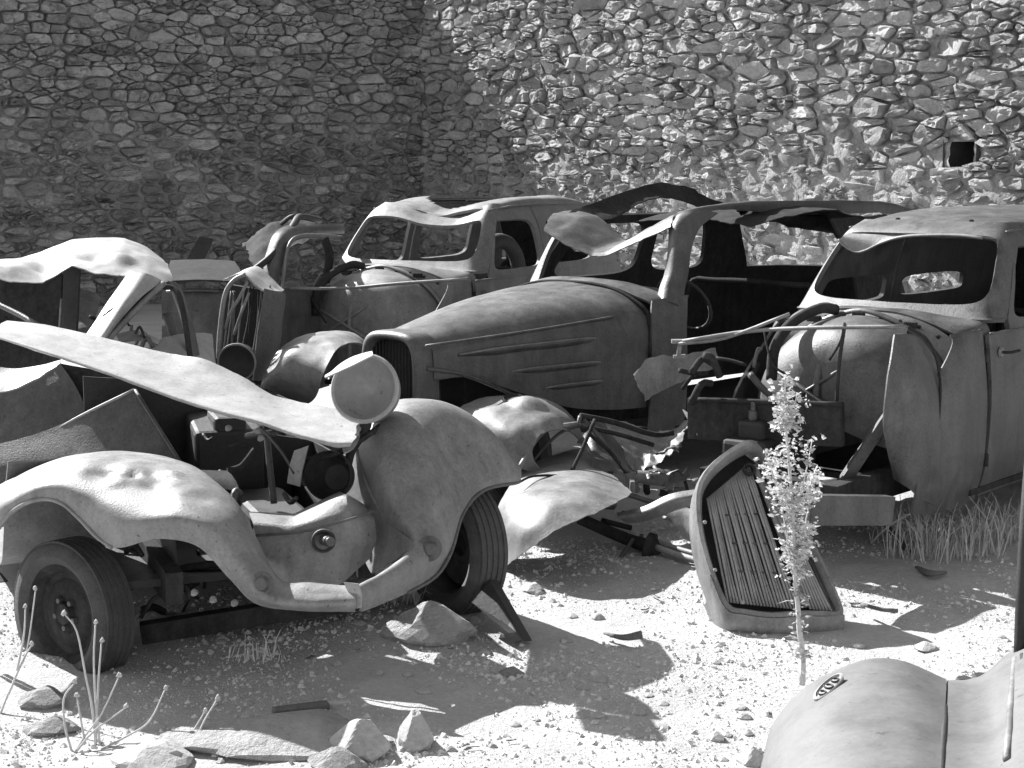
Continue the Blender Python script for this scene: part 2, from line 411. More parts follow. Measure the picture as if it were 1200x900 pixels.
        tilt = rg.normal(0, .30, 2)
        Vs = []
        for (rs, hh, j) in ((1.0, -.11, 0), (.97, .65, .16), (.90, .95, .22), (.48, 1.0, .28)):
            for k in range(K):
                q = c + (ring[k] - c) * rs * (1 + (rg.normal(0, .04) if j else 0)); dq = q - c
                h = pr * hh * (1 + rg.normal(0, j)) + (tilt[0] * dq[0] + tilt[1] * dq[1]) * (1 if hh > .8 else (.4 if hh > 0 else 0)) * .8 + .012 * mo
                Vs.append(P(q[0], q[1], max(h, -.11)))
        Vs.append(P(c[0], c[1], pr * (1 + rg.normal(0, .2))))
        Fs = [(r * K + k, r * K + (k + 1) % K, (r + 1) * K + (k + 1) % K, (r + 1) * K + k) for r in range(3) for k in range(K)]
        Fs += [(3 * K + k, 3 * K + (k + 1) % K, 4 * K) for k in range(K)]
        r = rg.random()
        mm = mats[0] if r < .62 else (mats[1] if r < .86 else mats[2])
        if mo > .5 and r < .6: mm = mats[1] if r < .3 else mats[0]
        ctr = P(c[0], c[1], 0); py = HOR - (ctr[2] - CAM_H) * FPX / max(ctr[1], 1); px = 600 + ctr[0] * FPX / max(ctr[1], 1)
        inv = -20 < px < 1220 and -20 < py < 345
        done.append((area / ctr[1] ** 2 if inv else -1, Vs, Fs, mm))
    done.sort(key=lambda e: -e[0])
    rest = {}
    for k, (ar, Vs, Fs, mm) in enumerate(done):
        if k < 300 and ar > 0: build('stone', Vs, Fs, M[mm], root, smooth=False)
        else: rest.setdefault(mm, []).append((Vs, Fs))
    for mm, ms in rest.items():
        V, F = join(ms); tag(build('small_stones', V, F, M[mm], root, smooth=False), kind='stuff')
    return root
CORNER = (-1.26, 24.0, 0)
def mort_left(s, z):
    q = (2.65 + .35 * noise.noise(Vector((s * .5, 0, 3))) - z) / .5; return .1 + .5 * min(max(q, 0), 1)
mort_left.mat = 'mortar'
def mort_right(s, z):
    q = (2.15 + .5 * noise.noise(Vector((s * .3, 0, 7))) - z) / .6; return .42 + .45 * min(max(q, 0), 1)
mort_right.mat = 'mortar'
rubble_wall('stone_wall', 'shaded rubble stone wall behind the cars at the left, dry coursed above and mortared below', CORNER, (-.85, -.52, 0), 9.5, 4.12, (.52, -.85, 0), .32, .13, None, mort_left, seed=3)
rubble_wall('stone_wall', 'sunlit rubble stone wall with a square putlog hole, running behind the cars at the right', CORNER, (.49, -.872, 0), 17, 5.2, (-.872, -.49, 0), .40, .135, None, mort_right,
            hole=(10.34, 10.62, 1.80, 1.98), mats=('stone_l', 'stone_d', 'stone_p'), proud=(.015, .085), seed=5)

# ------------------------------------------------------------ shared saloon body for the two barrel-fronted wrecks
def mir(rows): return [[(u, -v, z) for (u, v, z) in r] for r in rows]
def loc(car, rows): return [[car(*p) for p in r] for r in rows]
SIDE = [  # rows bottom to top; columns front to rear: (u, v, z)
    lambda u, k: (u, .60 * k, .24), lambda u, k: (u, .655 * k, .45), lambda u, k: (u, .665 * k, .75), lambda u, k: (u, .635 * k, 1.02)]
def taper(u): return 1.0 if u > -1.4 else 1 - .16 * ((-1.4 - u) / 1.2) ** 1.6
def side_low(us): return [[f(u, taper(u)) for u in us] for f in SIDE]
def side_up(us, top):     # from the belt up to the gutter
    r = []
    for z, v, sh in ((1.02, .635, 0), (1.10, .62, 0), (1.26, .585, .5), (1.40, .535, .9), (top, .475, 1.0)):
        r.append([(u, v * taper(u), z) for u in us])
    return r
def saloon(car, label, cat, group, mt, torn=False, dip=False, header_drop=0.0):
    root = thing('wrecked_car', label, cat, tuple(car.o), group)
    m = M[mt]; D = M['rust_d']
    TOP = 1.50
    # windscreen surround, wrapping round into both front pillars
    zs = ((1.075, .05, .62), (1.10, .02, .605), (1.28, -.125, .565), (1.41, -.235, .525), (1.475, -.30, .495), (1.525, -.40, .46))
    rows = []
    for z, u0, w in zs:
        rows.append([(u0 - k, a * w, z - zz) for a, k, zz in ((-1.03, .16, 0), (-1.0, .07, 0), (-.9, .02, 0), (-.5, .004, 0), (0, -.01, 0), (.5, .004, 0), (.9, .02, 0), (1.0, .07, 0), (1.03, .16, 0))])
    if dip:                                               # header pushed in at its middle
        for i, q in ((3, .6), (4, 1.0), (5, 1.0)):
            for j, h in ((3, .012), (4, .075), (5, .082), (6, .02)):
                u, v, z = rows[i][j]; rows[i][j] = (u - .02 * q, v, z - h * q)
    holed('windscreen_surround', loc(car, rows), (1.25, 3.35 if not torn else 3.8, 1.75, 6.25), m, root, thick=.022, wob=.003, n=80, power=5)
    # cowl with its hood rest, and the barrel-shaped bulkhead ahead of it
    rows = []
    for u, w, zc, ze in ((.06, .60, 1.10, 1.06), (.15, .60, 1.12, 1.03), (.26, .575, 1.115, .98)):
        rows.append([(u - .05 * abs(a) ** 4, a * w, zc - (zc - ze) * abs(a) ** 3 - (.10 if abs(a) > 1 else 0)) for a in (-1.03, -.98, -.8, -.4, 0, .4, .8, .98, 1.03)])
    sheet('cowl', loc(car, rows), m, root, thick=.012, wob=.003)
    path = [(-.60, .60), (-.597, .75), (-.59, .90)] + [(a * .575, 1.112 - .135 * abs(a) ** 3) for a in np.linspace(-.985, .985, 15)] + [(.59, .90), (.597, .75), (.60, .60)]
    pa = np.array(path); cum = np.concatenate([[0], np.cumsum(np.hypot(*np.diff(pa, axis=0).T))]); tt = np.linspace(0, cum[-1], 27)
    ro = [(.262 - (.05 if abs(np.interp(t, cum, pa[:, 0])) > .56 else 0) * 0, float(np.interp(t, cum, pa[:, 0])), float(np.interp(t, cum, pa[:, 1]))) for t in tt]
    ri = [(.285, .52 * math.sin(a), .62 + (.45 if math.cos(a) > 0 else .35) * math.cos(a)) for a in np.linspace(-1.62, 1.62, 27)]
    sheet('hood_ledge', loc(car, [ri, [((p[0] + q[0]) / 2 + .004, (p[1] + q[1]) / 2, (p[2] + q[2]) / 2) for p, q in zip(ri, ro)], ro]), M['rust_l'], root, n=3, thick=.008, wob=.003)  # paler rust puts the light on the ledge into its colour
    fl = [(0.295, .55 * math.sin(a), .64 + (.48 - .05 * abs(math.sin(a))) * math.cos(a) ** .75 if math.cos(a) > 0 else .6) for a in np.linspace(-1.5, 1.5, 15)]
    tube('hood_rest', [car(*p) for p in fl], .016, m, root, flat=.6)
    rows = []
    for u, k in ((.24, .985), (.34, 1.0), (.44, .975), (.53, .90), (.59, .78), (.635, .60), (.66, .33), (.67, .02)):
        r = []
        for a in np.linspace(-2.0, 2.0, 17):
            x = math.sin(a) * .555; y = math.cos(a) * .47 if math.cos(a) > 0 else math.cos(a) * .35
            r.append((u, x * k, .62 + y * k))
        rows.append(r)
    dn = [(car(.66, .1, .75), .28, -.03), (car(.5, .25, 1.0), .2, .015)]
    bk = sheet('bulkhead', loc(car, rows), m, root, thick=.01, wob=.005, wf=4, dents=dn)
    for p0, p1, p2 in (((.59, -.36, .84), (.655, -.16, .78), (.672, .12, .66)), ((.61, -.38, .64), (.665, -.14, .73), (.58, .2, .94)), ((.55, -.05, 1.0), (.648, -.04, .82), (.67, -.03, .5))):
        tube('stamped_rib', [car(*p0), car(*p1), car(*p2)], .018, m, bk, flat=.6)
    for k in range(9):
        v = -.46 + .115 * k; lathe('rivet', car(.285, v, 1.085 - .135 * abs(v / .575) ** 3), car.f, [(0, .012), (.008, .01), (.011, 0)], D, root, seg=8)
    for v in (-.30, -.02, .3):                              # hinge clips on the hood rest
        c = car(.30, v, 1.10 - .12 * abs(v)); beam('hood_clip', c - car.l * .03, c + car.l * .035, .022, .03, D, root)
    tube('hose', [car(.30, -.16, 1.115), car(.40, -.20, 1.125), car(.56, -.27, 1.06), car(.68, -.29, .95), (car(.72, -.28, .80))], .027, D, root, n=6)
    # sides
    for s, nm in ((1, 'near'), (-1, 'far')):
        f = (lambda r: r) if s == 1 else mir
        us = (.10, .02, -.06, -.135)
        cows = [[(.70, .57, .24), (.5, .60, .22), (.3, .605, .22), (.115, .605, .23)], [(.70, .60, .42), (.45, .645, .42), (.28, .655, .43), (.115, .655, .43)],
                [(.62, .575, .72), (.42, .63, .74), (.26, .655, .75), (.115, .66, .75)], [(.34, .565, .97), (.25, .60, 1.0), (.18, .615, 1.015), (.115, .62, 1.02)], [(.30, .535, 1.03), (.24, .585, 1.04), (.15, .60, 1.045), (.09, .61, 1.045)]]
        sheet('cowl_side', loc(car, f(cows)), m, root, thick=.012, wob=.004)
        us = (.085, -.2, -.6, -1.0)
        dr = sheet('door', loc(car, f(side_low(us))), m, root, thick=.02, wob=.004)
        up = side_up((-.15, -.3, -.55, -.8, -1.0), TOP)
        for i, sh in ((2, .10), (3, .20), (4, .27)): up[i][0] = (-.15 - sh, up[i][0][1], up[i][0][2]); up[i][1] = (-.3 - sh * .5, up[i][1][1], up[i][1][2])
        holed('window_frame', loc(car, f(up)), (.75, 3.1 if not (torn and s < 0) else 1.75, .42, 3.65), m, dr, thick=.026, wob=.002, power=5)
        if s == 1:
            hb = car(-.02, .664, .93)
            hd = tube('handle', [hb, hb + car.l * .035, hb + car.l * .045 - car.f * .04, hb + car.l * .04 - car.f * .12], .010, D, dr, flat=.7)
            lathe('lock_plate', hb, car.l, [(.0, .012), (.022, .010), (.026, 0)], M['rust_l'], dr, seg=20)
        tube('belt_moulding', [car(u, (.648 - .11 * max(0, -u - 1.4) ** 1.5) * s, 1.025) for u in (.07, -.14, -.4, -.8, -1.2, -1.7, -2.2)], .008, m, root, flat=.7)
        for z in (.42, .92):
            hb = car(.10, (.664 if z < .6 else .648) * s, z); lathe('hinge', hb - np.array((0, 0, .03)), (0, 0, 1), [(0, .06), (.012, .06), (.012, 0), (0, 0)], D, root, seg=12)
        us = (-1.02, -1.4, -1.8, -2.2, -2.5)
        q = sheet('quarter_panel', loc(car, f(side_low(us))), m, root, thick=.02, wob=.004)
        holed('quarter_window_frame', loc(car, f(side_up((-1.02, -1.3, -1.6, -2.0, -2.4), TOP))), (.8, 3.05 if not (torn and s < 0) else 1.6, .35, 2.7), m, q, thick=.026, wob=.002)
        tube('gutter', [car(*p) for p in ((-.36, .50 * s, 1.49), (-.8, .495 * s, 1.515), (-1.4, .49 * s, 1.515), (-2.2, .44 * s, 1.49))], .011, m, root, flat=.6)
    # back
    rows = []
    for z, u, w in ((.3, -2.62, .52), (.7, -2.72, .55), (1.02, -2.66, .52), (1.2, -2.58, .50), (1.38, -2.42, .46), (1.5, -2.22, .42)):
        rows.append([(u + (.22 if abs(a) > .99 else .05 if abs(a) > .7 else 0), a * w, z) for a in (-1.0, -.8, -.4, 0, .4, .8, 1.0)])
    S = Surf(loc(car, rows))
    holed('rear_panel', S, (2.3, 3.5, 2.0, 2.95), D, root, rect=(0, 5, 0, 3), thick=.02); holed('rear_panel', S, (2.3, 3.5, 3.05, 4.0), D, root, rect=(0, 5, 3, 6), thick=.02)
    # roof
    rows = []
    for u, z, w in ((-.385, 1.522, .465), (-.55, 1.555, .48), (-.9, 1.585, .485), (-1.3, 1.585, .48), (-1.7, 1.575, .47), (-2.05, 1.535, .44), (-2.25, 1.49, .41)):
        rows.append([(u, a * w, z - .04 * a * a - (.035 if abs(a) > .99 else 0)) for a in (-1.02, -.93, -.6, -.25, 0, .25, .6, .93, 1.02)])
    if dip:
        for i, q in ((0, 1.0), (1, .95), (2, .7), (3, .35)):
            for j, h in ((2, .012), (3, .045), (4, .085), (5, .08), (6, .035)):
                u, v, z = rows[i][j]; rows[i][j] = (u, v, z - h * q)
        sheet('roof', loc(car, rows), m, root, n=8, thick=.02, wob=.003, skip=lambda a, b: ((a - 3.2) / 2.1) ** 2 + ((b - 3.7) / 2.5) ** 2 < 1)
        for v in (-.2, .12): tube('roof_bow', [car(-.8, v - .06, 1.54), car(-1.4, v, 1.53), car(-2.0, v + .03, 1.50)], .014, D, root, flat=.6)
    else:
        sheet('roof', loc(car, rows), m, root, n=6, thick=.02, wob=.003)
        for v in (-.22, .25): lathe('roof_rivet', car(-.42, v, 1.535), (0, 0, 1), [(0, .012), (.012, .008), (.014, -.005)], D, root, seg=10)
    if torn:                                                # the torn inner header hanging under the roof edge
        tl = [car.u(x, y, -.25) for x, y in ((983, 279), (990, 287), (1003, 294), (1015, 292), (1034, 283), (1060, 276), (1100, 274), (1130, 275), (1152, 278))]
        top = [car(-.285, -.46 + .94 * k / 8, 1.462) for k in range(9)]
        rr = [top, [(a * .5 + b * .5) + car.f * .012 for a, b in zip(top, tl)], tl, [b + car.f * .006 + np.array((0, 0, -.008)) for b in tl]]
        sheet('torn_header', rr, M['rust_l'], root, thick=.004, wob=.003, wf=9, rag=.006)
        tube('torn_lip', [b + car.f * .006 + np.array((0, 0, -.006)) for b in tl], .006, M['rust_l'], root, sides=6)
    # inside: floor, dashboard edge, seat frames, steering wheel
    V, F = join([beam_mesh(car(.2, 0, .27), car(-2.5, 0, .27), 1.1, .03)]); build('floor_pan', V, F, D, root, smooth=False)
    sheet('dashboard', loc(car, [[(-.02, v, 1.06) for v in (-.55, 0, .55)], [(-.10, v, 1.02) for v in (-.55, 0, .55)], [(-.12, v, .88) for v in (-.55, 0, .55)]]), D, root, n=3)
    for u in (-1.25, -2.2):
        fr = [(u, -.5, .5), (u - .12, -.5, .95), (u - .14, -.3, 1.0), (u - .14, .3, 1.0), (u - .12, .5, .95), (u, .5, .5)]
        st = tube('seat_frame', [car(*p) for p in fr], .018, D, root)
        for v in (-.3, -.1, .1, .3): tube('seat_spring', [car(u - .02, v, .5), car(u - .1, v, .8), car(u - .14, v, .99)], .007, D, st)
    return root

# ------------------------------------------------------------ car at the right, and its chassis, engine and odds and ends
carE = Car(.2225 * 8.5, 8.5, 50, .87)
E = saloon(carE, 'roofed saloon shell at the right with a torn windscreen header and its engine laid bare', 'car', 'rusted saloon cars', 'rust', torn=True)
def odds_e(root, c):
    D, r = M['rust_d'], M['rust']
    for v in (-.36, .38):
        beam('chassis_rail', c(.3, v, .36), c(1.12, v * .86, .34), .07, .13, D, root)
    beam('cross_member', c(1.1, -.42, .36), c(1.1, .42, .36), .09, .12, D, root)
    beam('front_valance', W(808, 490, 8.15), W(988, 498, 7.75), .05, .20, D, root)
    tube('valance_bead', [W(808, 468, 8.12), W(900, 471, 7.9), W(988, 474, 7.72)], .012, D, root)
    beam('sill_beam', c.v(945, 597, .45), c.v(1042, 598, .6), .06, .13, r, root)
    V, F = join([beam_mesh(c(.6, -.25, .42), c(1.0, -.25, .40), .24, .28), beam_mesh(c(.65, -.25, .60), c(.95, -.25, .58), .14, .10)])
    en = build('engine_block', V, F, M['black'], root, smooth=False, bevel=.02)
    for i in range(4): lathe('spark_plug', c(.68 + .08 * i, -.25, .63), (0, 0, 1), [(0, .09), (.012, .085), (.012, .05), (.022, .045), (.022, .01), (.015, 0)], r, en, seg=12)
    lathe('fan_pulley', c(1.0, -.25, .42), c.f, [(0, .05), (.05, .05), (.06, .03), (.09, .03), (.10, .015), (.10, -.01), (0, -.01)], r, en, seg=28)
    lathe('dynamo', c(.85, -.05, .45), c.f, [(0, .14), (.055, .14), (.065, .1), (.065, -.1), (.05, -.13), (0, -.13)], M['black'], en, seg=24)
    lathe('carburettor', c(.8, -.45, .55), (0, 0, 1), [(0, .1), (.04, .1), (.045, .02), (.03, 0), (.03, -.08), (0, -.08)], r, en, seg=18)
    # tie rod crossing in front of the bulkhead and the bent plate it carries
    a, b, e = c.u(1062, 383, .72), c.u(960, 384, .76), W(800, 400, 8.25)
    tube('tie_rod', [a, b, W(880, 388, 8.15), e], .010, M['rust_l'], root)
    tube('tie_rod', [W(795, 403, 8.25), W(850, 396, 8.2), W(925, 368, 8.05)], .009, M['rust_l'], root)
    V, F = join([beam_mesh(W(787, 400, 8.28), W(806, 400, 8.28), .05, .018), beam_mesh(W(797, 400, 8.27), W(795, 418, 8.27), .02, .02), beam_mesh(W(789, 418, 8.27), W(803, 417, 8.27), .03, .014)])
    build('rod_bracket', V, F, M['rust_l'], root, smooth=False)
    tube('wire', [c.u(895, 385, .68), c.u(900, 410, .72), c.u(908, 430, .74), c.u(925, 440, .72)], .006, D, root)
    tube('wire', [c.u(990, 378, .72), c.u(985, 400, .74), c.u(972, 422, .74)], .006, D, root)
    tube('upright_rod', [c.u(990, 380, .75), c.u(983, 430, .76), c.u(980, 480, .75)], .009, D, root)
    beam('steering_strut', c.u(985, 570, .78), c.u(1046, 478, .62), .055, .05, r, root)
    beam('steering_strut', c.u(945, 525, .7), c.u(985, 506, .7), .03, .03, M['rust_l'], root)
    # inner wing that bulges down beside the bulkhead
    rows = [[c.v(1048, 392, .47), c.v(1075, 395, .52), c.v(1100, 430, .55), c.v(1110, 480, .57)],
            [c.v(1040, 440, .50), c.v(1068, 445, .56), c.v(1098, 470, .60), c.v(1108, 520, .61)],
            [c.v(1035, 500, .50), c.v(1062, 505, .58), c.v(1092, 520, .63), c.v(1105, 560, .63)],
            [c.v(1048, 560, .48), c.v(1062, 570, .56), c.v(1080, 585, .60), c.v(1095, 592, .61)]]
    sheet('inner_wing', rows, r, root, thick=.01, wob=.006)
    tube('wire', [c.v(1064, 383, .5), c.v(1090, 402, .57), c.v(1102, 450, .6), c.v(1098, 520, .63)], .006, D, root)
    sheet('dash_bracket', [[W(1050, 380, 8.0), W(1064, 384, 7.97)], [W(1046, 400, 7.98), W(1058, 402, 7.95)], [W(1048, 420, 7.97), W(1056, 420, 7.95)]], M['rust_l'], root, n=3, thick=.008)
    rs = random.Random(4)
    for i in range(9):                                     # broken pipes and brackets hanging about the engine
        p = W(rs.uniform(815, 900), rs.uniform(420, 475), rs.uniform(7.9, 8.5)); q = p + np.array([rs.uniform(-.16, .16), rs.uniform(-.1, .1), rs.uniform(-.14, .12)])
        tube('pipe', [p, (p + q) / 2 + np.array([0, 0, rs.uniform(-.03, .05)]), q], rs.uniform(.007, .02), rs.choice((D, D, r)), root, sides=7)
odds_e(E, carE)

# ------------------------------------------------------------ far car with the same barrel front and a hole in its roof
carC = Car(-.755, 12.0, 62, .95)
Cc = saloon(carC, 'saloon shell behind, with a buckled windscreen header and a hole in its roof', 'car', 'rusted saloon cars', 'rust_l', dip=True)
tube('tie_rod', [carC.u(550, 327, .66), carC.u(470, 332, .74), carC.u(400, 338, .76), W(335, 338, 11.3)], .011, M['rust_l'], Cc)
tube('wire', [carC.u(362, 345, .7), carC.u(372, 362, .76), carC.u(382, 378, .78)], .008, M['rust_d'], Cc)
ring = lathe('interior_arch', W(584, 318, 12.75), carC.l * .9 + carC.f * .2, [(.23 + .055 * math.cos(a), .06 * math.sin(a)) for a in np.linspace(0, 2 * math.pi, 14)[:-1]], M['rubber'], None, closed=True)  # ring stands in for the arched part of the interior
tag(ring, 'arched interior part of the far saloon, seen through its door window', 'tyre')

# ------------------------------------------------------------ middle car: long louvred hood, roof torn open
carD = Car(.535, 10.2, 48)
def car_d():
    c = carD; m, D, Lr = M['rust'], M['rust_d'], M['rust_l']
    root = thing('wrecked_car', 'middle saloon with a long louvred hood and its roof torn open', 'car', tuple(c.o), 'rusted saloon cars')
    # hood: one arch swept from the cowl to the radiator
    rows = []
    for u, w, zt, zs, zb, q in ((.29, .565, 1.135, .93, .45, 1), (.55, .53, 1.12, .92, .46, 1), (.85, .465, 1.09, .90, .50, 1), (1.15, .385, 1.045, .875, .60, 1), (1.42, .30, .995, .85, .70, 1), (1.66, .222, .945, .83, .76, 1)):
        arch = []
        for v, z in ((-1.0, zb), (-1.02, zs - .12), (-1.0, zs), (-.93, zs + .35 * (zt - zs)), (-.6, zs + .82 * (zt - zs)), (0, zt), (.6, zs + .82 * (zt - zs)), (.93, zs + .35 * (zt - zs)), (1.0, zs), (1.02, zs - .12), (1.0, zb)):
            arch.append((u, v * w, z))
        rows.append(arch)
    dn = [(c(.9, .4, .8), .25, -.012), (c(.5, .1, 1.12), .3, -.012)]
    hood = sheet('hood', loc(c, rows), m, root, n=7, thick=.006, wob=.003, wf=4, dents=dn)
    pl = c(.29, .575, .8); nn = np.cross(c(1.66, .232, .8) - pl, (0, 0, 1.0)); nn /= np.linalg.norm(nn)
    if np.dot(nn, c.l) < 0: nn = -nn
    for (xa, ya), (xb, yb), h in (((536, 416), (704, 397), .046), ((588, 437), (707, 425), .040), ((630, 456), (706, 447), .034)):
        A = on_plane(xa, ya, pl, nn); B = on_plane(xb, yb, pl, nn); t = (B - A); Lh = np.linalg.norm(t); t /= Lh; up = np.cross(nn, t); up *= np.sign(up[2])
        r_ = []
        for k in np.linspace(0, 1, 9):
            w = h * min(1, 3.2 * k + .15) * min(1, 6 * (1 - k) + .1); p = A + t * Lh * k
            r_.append([p + up * w * .5 - nn * .01, p + up * w * .45 + nn * (.012 + .034 * w / h), p + up * w * .1 + nn * (.012 + .040 * w / h), p - up * w * .5 + nn * (.012 + .010 * w / h), p - up * w * 1.1 - nn * .01])
        lv = sheet('louvre', r_, m, hood, n=3, thick=.003, wob=.0)
        tube('louvre_highlight', [q[1] + nn * .002 for q in r_], .0055, Lr, lv, sides=6, n=2)  # paler tube: light on the louvre edges put into the colour
    tube('hood_bead', [on_plane(x, y, pl, nn) + nn * .016 for x, y in ((497, 405), (560, 396), (640, 384), (716, 371))], .010, m, hood, flat=.7)
    tube('hood_lip', [on_plane(x, y, pl, nn) + nn * .004 for x, y in ((500, 432), (540, 438), (578, 452), (612, 468))], .012, m, hood)
    # radiator shell: a rounded frame with depth, bars inside
    f = lambda u, v, z: c(u, v, z)
    outl = [(-.205, .50), (-.215, .68), (-.205, .86), (-.16, .93), (-.07, .952), (.07, .952), (.16, .93), (.205, .86), (.215, .68), (.205, .50)]
    rows = [[f(1.62, v * 1.02, z) for v, z in outl], [f(1.70, v * 1.03, z) for v, z in outl], [f(1.755, v, z - .004) for v, z in outl], [f(1.77, v * .86, z - .03) for v, z in outl], [f(1.73, v * .80, z - .045) for v, z in outl]]
    sh = sheet('radiator_shell', rows, m, root, n=5, thick=.006, wob=.002)
    for v in np.linspace(-.15, .15, 13): tube('grille_bar', [f(1.735, v, .52), f(1.735, v, .90)], .0045, D, sh, sides=6)
    beam('radiator_core', f(1.66, 0, .48), f(1.66, 0, .91), .36, .05, M['black'], root, up=tuple(c.f))
    # cowl, flange and side of the cowl
    rows = []
    for u, w, zc in ((.27, .575, 1.135), (.18, .60, 1.15), (.06, .615, 1.135)):
        rows.append([c(u - .05 * abs(a) ** 4, a * w, zc - .13 * abs(a) ** 3 - (.12 if abs(a) > 1 else 0)) for a in (-1.03, -.98, -.8, -.4, 0, .4, .8, .98, 1.03)])
    sheet('cowl', rows, m, root, thick=.012, wob=.004)
    fl = [(.285, v, 1.13 - .14 * (abs(v) / .56) ** 3 + .006) for v in np.linspace(-.56, .56, 11)] + [(.28, .575, .9), (.28, .585, .76)]
    tube('hood_rest', [c(*p) for p in fl], .014, D, root, flat=.7)
    cows = [[(.30, .585, .24), (.1, .61, .24), (.03, .615, .26)], [(.30, .60, .45), (.1, .65, .45), (.03, .652, .47)], [(.29, .60, .75), (.1, .65, .76), (.03, .655, .77)], [(.28, .585, .98), (.08, .635, 1.0), (.02, .64, 1.01)], [(.24, .56, 1.05), (.05, .61, 1.07), (-.02, .625, 1.07)]]
    for fn in (lambda r: r, mir): sheet('cowl_side', loc(c, fn(cows)), m, root, thick=.014, wob=.005)
    # windscreen: two leaning pillars, a sill, and a header crumpled down to a point
    px = lambda x, y, d: W(x, y, d)
    rp = [[c(-.02, -.585, 1.07), c(.0, -.54, 1.07), c(.01, -.49, 1.08)], [c(-.15, -.565, 1.28), c(-.13, -.53, 1.28), c(-.11, -.50, 1.28)], [c(-.26, -.55, 1.42), c(-.24, -.51, 1.425), c(-.22, -.48, 1.43)]]
    sheet('front_pillar', rp, m, root, thick=.025)
    lp = [[px(771, 354, 9.75), px(779, 354, 9.7), px(790, 357, 9.7), px(798, 363, 9.75)], [px(775, 338, 9.8), px(782, 336, 9.76), px(792, 337, 9.76), px(800, 342, 9.8)], [px(781, 320, 9.84), px(788, 317, 9.8), px(797, 317, 9.8), px(804, 322, 9.85)],
          [px(785, 290, 9.9), px(791, 288, 9.86), px(800, 288, 9.87), px(808, 292, 9.93)], [px(786, 269, 9.95), px(794, 263, 9.92), px(806, 261, 9.95), px(818, 267, 10.05)], [px(790, 258, 10.0), px(802, 250, 10.02), px(820, 246, 10.1), px(840, 250, 10.25)]]
    sheet('front_pillar', lp, m, root, thick=.028)
    tube('windscreen_sill', [c(.0, -.54, 1.085), c(.035, -.3, 1.105), c(.04, 0, 1.112), c(.035, .3, 1.105), c(.0, .54, 1.085)], .018, m, root, flat=.6)
    hd = [[px(636, 270, 10.42), px(660, 285, 10.3), px(692, 301, 10.22), px(712, 299, 10.12), px(750, 282, 9.98), px(786, 266, 9.88)],
          [px(640, 262, 10.50), px(662, 270, 10.42), px(696, 292, 10.32), px(714, 293, 10.22), px(752, 272, 10.08), px(788, 256, 9.98)],
          [px(648, 250, 10.68), px(680, 256, 10.6), px(722, 283, 10.48), px(738, 282, 10.36), px(768, 263, 10.2), px(796, 249, 10.1)],
          [px(668, 246, 10.85), px(700, 252, 10.78), px(734, 281, 10.60), px(746, 276, 10.5), px(778, 257, 10.32), px(806, 246, 10.22)]]
    sheet('windscreen_header', hd, m, root, n=8, thick=.006, wob=.003, wf=9, lin=.75, rag=.008, crease=.006, cf=6)
    # roof rails: far one humped up, near one long and drooping
    fr = [[px(664, 250, 10.75), px(700, 236, 11.1), px(740, 221, 11.5), px(775, 214, 11.8), px(808, 219, 12.05), px(835, 234, 12.3), px(862, 240, 12.5)],
          [px(672, 254, 10.72), px(706, 245, 11.05), px(742, 231, 11.45), px(776, 223, 11.75), px(806, 228, 12.0), px(832, 240, 12.25), px(858, 246, 12.45)],
          [px(690, 262, 10.72), px(722, 256, 11.0), px(748, 240, 11.35), px(776, 232, 11.6), px(802, 237, 11.85), px(828, 247, 12.1), px(852, 250, 12.3)]]
    sheet('roof_rail', fr, D, root, thick=.008, wob=.006, lin=.4, rag=.012, crease=.008)
    nr = [[px(790, 262, 9.95), px(815, 252, 10.15), px(850, 246, 10.55), px(905, 250, 11.1), px(965, 252, 11.7), px(1030, 250, 12.2), px(1082, 254, 12.6)],
          [px(788, 254, 9.98), px(818, 244, 10.2), px(862, 239, 10.65), px(920, 237, 11.25), px(980, 237, 11.8), px(1040, 239, 12.25), px(1080, 250, 12.6)],
          [px(795, 249, 10.12), px(824, 242, 10.35), px(868, 237, 10.8), px(925, 236, 11.35), px(985, 236, 11.9), px(1040, 238, 12.35), px(1070, 247, 12.7)],
          [px(806, 247, 10.3), px(836, 245, 10.6), px(880, 243, 11.05), px(935, 245, 11.6), px(990, 246, 12.1), px(1034, 246, 12.5), px(1062, 250, 12.8)]]
    sheet('roof_rail', nr, m, root, thick=.008, wob=.004, rag=.01, crease=.006)
    # hanging roof skin and the rear half of the roof
    rf = [[px(862, 246, 10.9), px(920, 250, 11.4), px(985, 252, 12.0), px(1040, 250, 12.5)], [px(870, 252, 11.3), px(925, 262, 11.7), px(980, 272, 12.2), px(1030, 262, 12.7)], [px(866, 246, 11.9), px(915, 254, 12.2), px(965, 262, 12.7), px(1015, 258, 13.1)]]
    sheet('roof_skin', rf, D, root, thick=.006, wob=.02, wf=5, rag=.03, crease=.02)
    sheet('roof_skin', loc(c, [[(-.95 - .12 * math.cos(v * 9), v, 1.46 - .1 * v * v), (-1.5, v, 1.53 - .12 * v * v), (-2.0, v, 1.52 - .12 * v * v), (-2.45, v, 1.42 - .1 * v * v)] for v in (-.5, -.3, -.1, .1, .3, .47)]), D, root, thick=.006, wob=.01, rag=.02, crease=.012)
